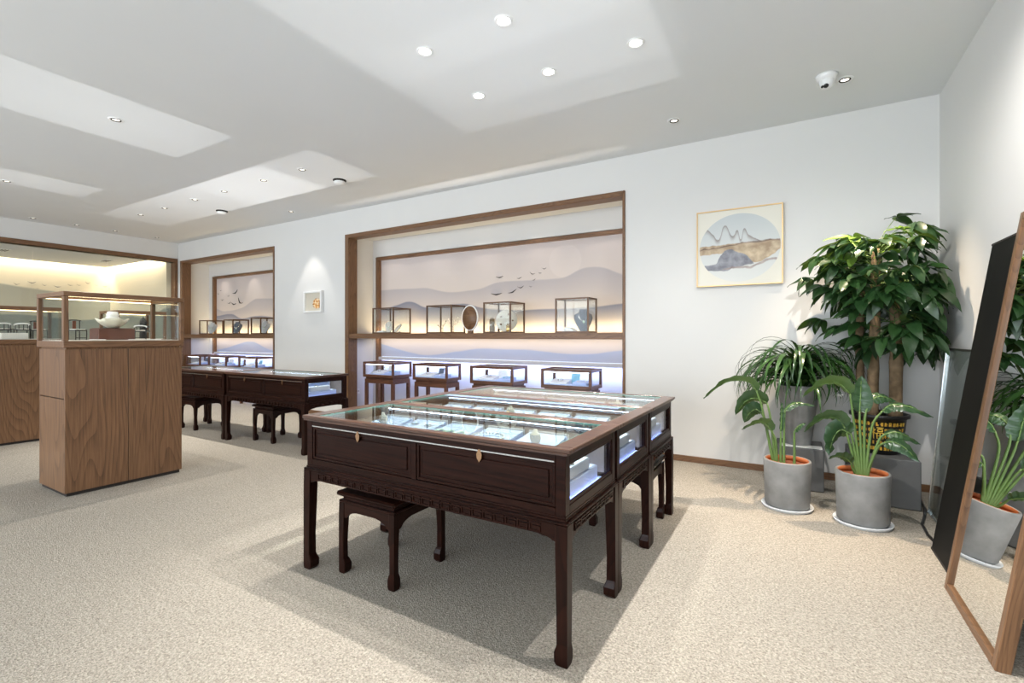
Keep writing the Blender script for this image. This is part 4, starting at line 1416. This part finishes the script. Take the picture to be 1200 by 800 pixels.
MB().box(0, .008, -.03, .03, -.03, .03, .002).build('plate', M_ALU, ow)
MB().box(.008, .011, -.015, .015, -.018, .018).build('insert', M_SHADE, ow)

# ------------------------------------------------------------------ leaning mirror, black board and glass panel on the right


def lean(o, ang):
    o.rotation_euler = (0, ang, 0)


mi = thing('leaning_mirror', 'tall walnut framed mirror leaning on the right wall', 'mirror', (.697, 3.02, 0))
MW, MH = .375, 2.0
for s in (-1, 1):
    v = sorted((s * MW, s * (MW - .04)))
    MB().box(0, .05, v[0], v[1], 0, MH, .003).build('upright', M_WALV, mi)
MB().box(0, .05, -MW + .041, MW - .041, 0, .04, .003).build('bottom_rail', M_WALY, mi)
MB().box(0, .05, -MW + .041, MW - .041, MH - .04, MH, .003).build('top_rail', M_WALY, mi)
MB().box(.014, .02, -MW + .041, MW - .041, .041, MH - .041).build('mirror_glass', M_MIRROR, mi)
MB().box(.022, .04, -MW + .041, MW - .041, .041, MH - .041).build('back_board', M_BLACK, mi)
lean(mi, .148)
bb = thing('black_board', 'tall matte black board leaning behind the mirror', 'board', (.755, 3.37, 0))
MB().box(0, .03, -.6, .6, 0, 1.93, .003).build('board', M_BLKBOARD, bb)
for a in ((-.6, .6, 0, .012), (-.6, .6, 1.918, 1.93)):
    MB().box(-.003, 0, a[0], a[1], a[2], a[3]).build('edge_trim', M_SHADE, bb)
lean(bb, .147)
gp = thing('leaning_glass', 'greenish glass panel with a thin black top edge leaning in the right corner', 'glass panel', (.885, 4.40, 0))
MB().box(0, .010, -.36, .36, .012, 1.25).build('glass_sheet', glassy('smoky_glass', (.86, .90, .89), 1.7, .02), gp)
MB().box(-.004, .016, -.365, .365, 1.25, 1.268, .002).build('top_edge', M_BLACK, gp)
MB().box(-.003, .013, .355, .368, .012, 1.25, .001).build('side_edge', M_ALU, gp)
MB().box(-.003, .013, -.365, .365, 0, .012, .001).build('bottom_edge', M_ALU, gp)
lean(gp, .085)
tag(MB().tube([(.90, 5.1, .010), (.88, 4.82, .010), (.84, 4.62, .010), (.79, 4.42, .010), (.78, 4.2, .010), (.80, 4.0, .010)], .009, 8).build('power_cable', M_BLACK, None, True), 'black cable on the carpet behind the black board', 'cable')

# ------------------------------------------------------------------ plants


def leaflet_mesh(droop, fold, wid, name):
    """pointed oval leaflet, unit length along +x, gently folded on its midrib"""
    mb = MB()
    rows = []
    n = 7
    for i in range(n + 1):
        u = i / n
        w = wid * (math.sin(PI * u ** .8) ** .8) * (1 if u < .98 else .1) + .004
        zc = -droop * u * u
        xx = u * (1 - .12 * droop * u)
        rows.append([mb.bm.verts.new((xx, s * w, zc + fold * abs(s) * w + .02 * math.sin(u * 9 + s))) for s in (-1, -.5, 0, .5, 1)])
    for A_, B_ in zip(rows, rows[1:]):
        for k in range(4):
            mb.bm.faces.new((A_[k], A_[k + 1], B_[k + 1], B_[k]))
    return mb.mesh(name, M_LEAF, True)


LEAVES = [leaflet_mesh(d, f, w, 'pachira_leaflet') for d, f, w in ((.15, .35, .17), (.45, .25, .19), (.75, .2, .2), (.3, .5, .16))]
YOUNG = []
for me in LEAVES[:2]:
    y_ = me.copy()
    y_.materials[0] = M_LEAFY
    YOUNG.append(y_)


def aim(v):
    return Vector(v).to_track_quat('X', 'Z').to_euler()


def pot_plinth(x0, x1, y0, y1, h, label):
    p = thing('concrete_plinth', label, 'plinth', ((x0 + x1) / 2, (y0 + y1) / 2, 0))
    MB().box(-(x1 - x0) / 2, (x1 - x0) / 2, -(y1 - y0) / 2, (y1 - y0) / 2, .004, h, .006).build('block', M_CONCD, p)
    MB().box(-(x1 - x0) / 2 + .02, (x1 - x0) / 2 - .02, -(y1 - y0) / 2 + .02, (y1 - y0) / 2 - .02, 0, .005).build('foot', M_SHADE, p)
    return p


pot_plinth(-.14, .225, 4.89, 5.28, .37, 'small dark concrete plinth under the tall grey pot')
pot_plinth(.40, .846, 4.75, 5.24, .385, 'wide dark concrete plinth under the black and gold pot')
pp = MB().box(-.16, .16, -.02, .10, 0, .004, .001).build('paper_sheet', M_WHITE, None, False, (.055, 4.925, .3705))
tag(pp, 'white paper lying on the small concrete plinth', 'paper')

# --- money tree in a black and gold pot
mp = thing('money_tree', 'tall money tree with braided trunks in a black and gold pot on the wide plinth', 'potted plant', (.615, 5.0, .385))
PB = MB().lathe([(.0, 0), (.125, 0), (.14, .02), (.165, .12), (.178, .25), (.182, .29), (.205, .30), (.207, .325), (.192, .328), (.18, .30), (.17, .27), (0, .265)], 40).build('pot', M_BLACK, mp, True)
MB().lathe([(.176, .268), (0, .285)], 24, cap=False).build('soil', M_SOIL, mp, True)
M_GILT = plain('gilt_paint', (.80, .52, .08), .35, .4, var=.2, scale=40)


def on_pot(a, z):
    """point and frame on the pot's flank"""
    r = .140 + (.182 - .140) * max(0, min(1, (z - .02) / .27)) + .006
    return Vector((r * math.cos(a), r * math.sin(a), z)), a


gm = MB()


def gbar(a0, z0, a1, z1, th=.0035):
    p, _ = on_pot(a0, z0)
    q, _ = on_pot(a1, z1)
    gm.tube([p, (p + q) / 2 * 1.0, q], th, 4)


front = -1.75                                     # side of the pot that faces the room
for i in range(-7, 8):
    for k in range(5):
        ca, cz = front + i * .155, .055 + k * .05
        if abs(i) <= 1 and k in (2, 3):
            continue
        da, dz = .045, .014
        rr = random.Random(i * 7 + k)
        for _ in range(2):
            zz = cz + rr.uniform(-dz, dz)
            gbar(ca - da, zz, ca + da, zz, .0042)
        for _ in range(2):
            aa = ca + rr.uniform(-da, da)
            gbar(aa, cz - dz, aa, cz + dz, .0042)
gm.build('gilt_grid', M_GILT, PB)['kind'] = 'stuff'
gm = MB()
S_ = [  # strokes of the character for good fortune, in a unit square
    [(.18, .98), (.24, .90)], [(.04, .80), (.36, .80), (.06, .48)], [(.21, .62), (.21, .02)], [(.24, .56), (.38, .44)],
    [(.46, .95), (.96, .95)], [(.54, .82), (.88, .82), (.88, .64), (.54, .64), (.54, .82)],
    [(.48, .52), (.94, .52), (.94, .04), (.48, .04), (.48, .52)], [(.71, .52), (.71, .04)], [(.48, .28), (.94, .28)]]
for s in S_:
    for (xa, za), (xb, zb) in zip(s, s[1:]):
        gbar(front + (xa - .5) * .50, .132 + za * .098, front + (xb - .5) * .50, .132 + zb * .098, .0042)
gm.build('gilt_character', plain('bright_gilt', (.9, .66, .12), .3, .4, var=.1), PB)
TR = [[(-.045, -.03, .27), (-.04, -.02, .70), (-.03, -.03, 1.0), (-.02, .0, 1.42), (-.02, .0, 1.70)],
      [(.11, 0, .27), (.115, .01, .75), (.125, .03, 1.05), (.10, .05, 1.35)],
      [(-.115, .05, .27), (-.127, .06, .92), (-.115, .04, 1.28), (-.10, .03, 1.45)]]
for pts, rr in zip(TR, (.040, .046, .032)):
    P = []
    R_ = []
    for i in range(len(pts) - 1):
        for q in range(4):
            u = q / 4
            P.append(Vector(pts[i]).lerp(Vector(pts[i + 1]), u))
            R_.append(rr * (1.12 if q == 0 else .98) * (1 - .05 * i))
    P.append(Vector(pts[-1]))
    R_.append(rr * .7)
    MB().tube(P, R_, 12).build('trunk', M_BARK, mp, True)
rp = random.Random(11)
HEADS = [((-.02, 0, 1.72), 17, .30, .22), ((-.03, -.02, 1.56), 15, .38, .05), ((.08, .0, 1.40), 13, .36, -.05), ((-.10, -.02, 1.44), 13, .36, -.05),
         ((.10, -.02, 1.20), 12, .32, -.15), ((-.05, -.05, 1.26), 11, .34, -.1), ((.12, -.02, 1.02), 9, .28, -.3), ((-.02, -.16, 1.66), 10, .22, .1), ((-.02, -.1, 1.52), 9, .3, .0), ((.07, -.16, 1.42), 9, .22, -.1), ((-.08, -.16, 1.36), 8, .22, -.2), ((.2, -.10, 1.14), 7, .2, -.4), ((.13, -.12, 1.0), 7, .24, -.35)]
EXTRA = bmesh.new()
stalk = MB().tube([(0, 0, 0), (.5, 0, .05), (1, 0, 0)], [.016, .012, .010], 5).mesh('leaf_stalk', M_STEM, True)
cnt = 0
for (hx, hy, hz), nn, ln, el in HEADS:
    for k in range(nn):
        az = 2 * PI * (k + rp.uniform(-.3, .3)) / nn
        e = el + rp.uniform(-.25, .75)
        d = Vector((math.cos(az) * math.cos(e), math.sin(az) * math.cos(e), math.sin(e)))
        l = ln * rp.uniform(.75, 1.25)
        b0 = Vector((hx, hy, hz - rp.uniform(0, .14)))
        tip = b0 + d * l
        wx, wy = tip.x + .615, tip.y + 5.0
        if wx > .95 or wy > 5.2:
            f = 1
            if wx > .93:
                f = min(f, (.93 - .615 - b0.x) / max(1e-3, d.x * l))
            if wy > 5.2:
                f = min(f, (5.2 - 5.0 - b0.y) / max(1e-3, d.y * l))
            l *= max(.3, f)
            tip = b0 + d * l
        inst('leaf_stalk', stalk, mp, b0, aim(d), (l, l * .8, l * .8))
        nl = 5
        young = hz > 1.65 and rp.random() < .30
        out = Vector((d.x, d.y, 0)).normalized()
        sd = Vector((-out.y, out.x, 0))
        ll = rp.uniform(.18, .25)
        for q in range(nl):
            th = (q - (nl - 1) / 2) * .72
            v = out * math.cos(th) + sd * math.sin(th)
            v.z = -rp.uniform(.05, .65) + .35 * max(0, e)
            v.normalize()
            ql = ll * (1.0 - .13 * abs(q - (nl - 1) / 2))
            end = tip + v * ql
            if end.x + .615 > 1.05 or end.y + 5.0 > 5.36:
                v.x = min(v.x, (1.04 - .615 - tip.x) / ql)
                v.y = min(v.y, (5.35 - 5.0 - tip.y) / ql)
                v.z = -math.sqrt(max(.05, 1 - min(.95, v.x * v.x + v.y * v.y)))
            me = rp.choice(YOUNG) if young else rp.choice(LEAVES)
            eu = aim(v)
            eu.rotate_axis('X', rp.uniform(-.5, .5))
            sc3 = (ql, ql * rp.uniform(.95, 1.3), ql)
            if cnt >= 290 or (d.y > .2 and rp.random() < .85) or (hy > -.1 and rp.random() < .25):     # the leaves behind the crown go into one mass
                base = len(EXTRA.verts)
                EXTRA.from_mesh(me)
                EXTRA.verts.ensure_lookup_table()
                mtx = Matrix.LocRotScale(tip, eu, Vector(sc3))
                for vv in EXTRA.verts[base:]:
                    vv.co = mtx @ vv.co
                continue
            inst('leaf', me, mp, tip, eu, sc3)
            cnt += 1

xm = bpy.data.meshes.new('foliage')
EXTRA.to_mesh(xm)
xm.materials.append(M_LEAF)
for p_ in xm.polygons:
    p_.use_smooth = True
inst('foliage', xm, mp, (0, 0, 0), (0, 0, 0))['kind'] = 'stuff'

# --- strap-leaved plant in a tall grey pot
dp = thing('strap_leaf_plant', 'bushy arching strap-leaved plant in a tall tapered grey pot on the small plinth', 'potted plant', (.035, 5.06, .3745))
MB().lathe([(0, 0), (.098, 0), (.104, .01), (.165, .52), (.168, .535), (.155, .535), (.148, .49), (0, .485)], 36).build('pot', M_CONC, dp, True)
MB().lathe([(.147, .492), (0, .50)], 24, cap=False).build('soil', M_SOIL, dp, True)
rs = random.Random(5)
STR = []
for v in range(8):
    mb = MB()
    e0 = .62 + .12 * v
    p = Vector((0, 0, 0))
    e = e0
    rows = []
    n = 12
    for i in range(n + 1):
        u = i / n
        w = .018 * (math.sin(PI * (.12 + .88 * u) ** .7) + .1) * (1 - .25 * u)
        up = Vector((-math.sin(e), 0, math.cos(e)))
        rows.append([mb.bm.verts.new(p + Vector((0, s * w, 0)) + up * (.25 * abs(s) * w)) for s in (-1, 0, 1)])
        p = p + Vector((math.cos(e), 0, math.sin(e))) * (1 / n)
        e -= (.165 + .014 * v) * (1 + .6 * u)
    for A_, B_ in zip(rows, rows[1:]):
        for k in range(2):
            mb.bm.faces.new((A_[k], A_[k + 1], B_[k + 1], B_[k]))
    STR.append(mb.mesh('strap_leaf', M_STRAP, True))
for k in range(260):
    az = rs.uniform(0, 2 * PI)
    r = rs.uniform(0, .07)
    ln = rs.uniform(.40, .82)
    hgt = rs.uniform(.48, .73)
    # leaves reaching the wall or the money tree stay shorter
    if math.sin(az) > .25:
        ln = min(ln, .30 / max(.3, math.sin(az)) * 1.0)
    o = inst('leaf', STR[rs.randrange(8)], dp, (r * math.cos(az), r * math.sin(az), hgt), (rs.uniform(-.25, .25), rs.uniform(-.15, .1), az), (ln, ln * rs.uniform(1.2, 1.9), ln))
MB().tube([(0, 0, .49), (.0, 0, .6), (.01, 0, .68)], [.03, .025, .02], 8).build('stem', M_STEM, dp, True)
for k in range(3):
    o = inst('leaf', STR[7], dp, (.02 * k - .02, 0, .64), (0, -.55, rs.uniform(0, 6)), (.36, .6, .36))

# --- bird-of-paradise plants in round concrete pots


def catmull(P, n):
    out = []
    P = [P[0] * 2 - P[1]] + P + [P[-1] * 2 - P[-2]]
    for i in range(1, len(P) - 2):
        for q in range(n):
            u = q / n
            a, b, c, d = P[i - 1], P[i], P[i + 1], P[i + 2]
            out.append(.5 * ((2 * b) + (c - a) * u + (2 * a - 5 * b + 4 * c - d) * u * u + (3 * b - a - 3 * c + d) * u ** 3))
    out.append(P[-2])
    return out


def paddle_plant(x, y, label, leaves):
    pl = thing('paddle_leaf_plant', label, 'potted plant', (x, y, 0))
    leaves = [(a, b * (1.25 if i < 5 else .95), c, d) for i, (a, b, c, d) in enumerate(leaves)]
    po = MB().lathe([(0, .018), (.150, .018), (.157, .03), (.166, .37), (.162, .378), (.150, .376), (.146, .335), (.14, .33), (0, .33)], 44).build('pot', M_CONC, pl, True)
    MB().lathe([(.149, .35), (.150, .3765), (.145, .3768), (.142, .335), (.149, .335)], 40, cap=False).build('terracotta_liner', M_TERRA, po, True)
    MB().lathe([(0, 0), (.172, 0), (.182, .02), (.178, .026), (.168, .012), (0, .012)], 44).build('saucer', plain('white_saucer', (.62, .64, .66), .4, var=.06), pl, True)
    MB().lathe([(.142, .338), (.08, .35), (0, .352)], 30, cap=False).build('soil', plain('red_soil', (.20, .06, .025), .9, var=.5, scale=50, bump=.6), pl, True)
    for pts, wid, roll, dy in leaves:
        V = [Vector((p[0], p[1] + dy * (i / 5.0) ** 1.2, p[2])) for i, p in enumerate(pts)]
        b = V[0].copy()
        b.x *= .85
        b.z = .33
        st = catmull([b] + V[:3], 5)
        K = len(st)
        lf = None
        bl = catmull(V[2:], 5)
        mb = MB()
        rows = []
        m = len(bl)
        for i, p in enumerate(bl):
            u = i / (m - 1)
            tg = (bl[min(i + 1, m - 1)] - bl[max(i - 1, 0)]).normalized()
            side = tg.cross(Vector((0, 0, 1)))
            side = side.normalized() if side.length > .2 else Vector((0, 1, 0))
            if side.y < 0:
                side = -side
            side = Matrix.Rotation(roll, 3, tg) @ side
            nor = side.cross(tg).normalized()
            w = wid * (max(0, math.sin(PI * min(1, .06 + .94 * u) ** .75)) ** .75) + .002
            rows.append([mb.bm.verts.new(p + side * (s * w) + nor * (.35 * w * s * s) + nor * .006 * math.sin(i * 2.1 + s * 2)) for s in (-1, -.6, -.15, .15, .6, 1)])
        for A_, B_ in zip(rows, rows[1:]):
            for k in range(5):
                mb.bm.faces.new((A_[k], A_[k + 1], B_[k + 1], B_[k]))
        lf = mb.build('leaf', M_BOP, pl, True)
        MB().tube(st, [.013 - .007 * i / (K - 1) for i in range(K)], 8).build('leaf_stalk', M_STEM, lf, True)
        MB().tube(bl[:-2], [.006 - .004 * i / m for i in range(m - 2)], 6).build('midrib', M_STEM, lf, True)
    return pl


LA = [[(-0.097, -0.02, 0.353), (-0.17, -0.02, 0.757), (-0.213, -0.02, 0.913), (-0.275, -0.02, 0.986), (-0.435, -0.02, 0.972), (-0.603, -0.02, 0.832)],
      [(-0.079, -0.02, 0.355), (-0.115, -0.02, 0.693), (-0.139, -0.02, 0.814), (-0.219, -0.02, 0.85), (-0.3, -0.02, 0.81), (-0.37, -0.02, 0.699)],
      [(-0.091, -0.02, 0.347), (-0.151, -0.02, 0.655), (-0.182, -0.02, 0.735), (-0.225, -0.02, 0.753), (-0.275, -0.02, 0.707), (-0.306, -0.02, 0.634)],
      [(-0.067, -0.02, 0.35), (-0.079, -0.02, 0.526), (-0.109, -0.02, 0.604), (-0.151, -0.02, 0.662), (-0.213, -0.02, 0.657), (-0.313, -0.02, 0.605)],
      [(-0.043, -0.02, 0.353), (-0.043, -0.02, 0.496), (-0.043, -0.02, 0.597), (-0.037, -0.02, 0.7), (-0.037, -0.02, 0.767), (-0.037, -0.02, 0.828)],
      [(-0.02, -0.02, 0.357), (-0.02, -0.02, 0.634), (-0.014, -0.02, 0.762), (0.027, -0.02, 0.806), (0.084, -0.02, 0.824), (0.191, -0.02, 0.805)],
      [(0.05, -0.02, 0.339), (0.05, -0.02, 0.54), (0.05, -0.02, 0.607), (0.073, -0.02, 0.643), (0.096, -0.02, 0.665), (0.124, -0.02, 0.681)]]
LB = [[(-0.017, -0.02, 0.379), (-0.057, -0.02, 0.756), (-0.078, -0.02, 0.934), (-0.144, -0.02, 1.005), (-0.244, -0.02, 0.994), (-0.374, -0.02, 0.897)],
      [(-0.007, -0.02, 0.38), (-0.017, -0.02, 0.698), (-0.017, -0.02, 0.803), (-0.012, -0.02, 0.883), (-0.007, -0.02, 0.976), (-0.002, -0.02, 1.062)],
      [(-0.037, -0.02, 0.376), (-0.093, -0.02, 0.629), (-0.113, -0.02, 0.695), (-0.165, -0.02, 0.753), (-0.255, -0.02, 0.739), (-0.363, -0.02, 0.639)],
      [(-0.027, -0.02, 0.377), (-0.057, -0.02, 0.571), (-0.073, -0.02, 0.643), (-0.134, -0.02, 0.668), (-0.181, -0.02, 0.601), (-0.207, -0.02, 0.478)],
      [(-0.042, -0.02, 0.35), (-0.062, -0.02, 0.397), (-0.073, -0.02, 0.439), (-0.108, -0.02, 0.471), (-0.149, -0.02, 0.485), (-0.212, -0.02, 0.464)],
      [(0.018, -0.02, 0.384), (0.052, -0.02, 0.705), (0.11, -0.02, 0.825), (0.162, -0.02, 0.871), (0.256, -0.02, 0.866), (0.377, -0.02, 0.806)],
      [(0.008, -0.02, 0.382), (0.013, -0.02, 0.762), (0.052, -0.02, 0.888), (0.091, -0.02, 0.914), (0.139, -0.02, 0.912), (0.205, -0.02, 0.88)],
      [(0.027, -0.02, 0.385), (0.081, -0.02, 0.556), (0.115, -0.02, 0.603), (0.162, -0.02, 0.62), (0.223, -0.02, 0.591), (0.292, -0.02, 0.511)],
      [(0.032, -0.02, 0.386), (0.091, -0.02, 0.606), (0.129, -0.02, 0.658), (0.186, -0.02, 0.676), (0.242, -0.02, 0.658), (0.324, -0.02, 0.603)]]
paddle_plant(-.045, 4.36, 'paddle-leaved plant in a round concrete pot, the one nearer the painting', [
    (LA[0], .050, .35, -.1), (LA[1], .060, .8, .0), (LA[2], .050, 1.0, .05), (LA[3], .045, .5, -.12), (LA[4], .016, .9, .0), (LA[5], .035, .5, .08), (LA[6], .03, .6, -.03)])
paddle_plant(.43, 4.26, 'paddle-leaved plant in a round concrete pot in front of the money tree', [
    (LB[0], .060, .5, -.05), (LB[1], .055, 1.1, .06), (LB[2], .060, .6, -.08), (LB[3], .065, 1.1, -.05), (LB[4], .035, .7, -.1), (LB[5], .055, .5, -.05), (LB[6], .05, .8, .1), (LB[7], .06, .75, -.12), (LB[8], .05, .6, .03)])
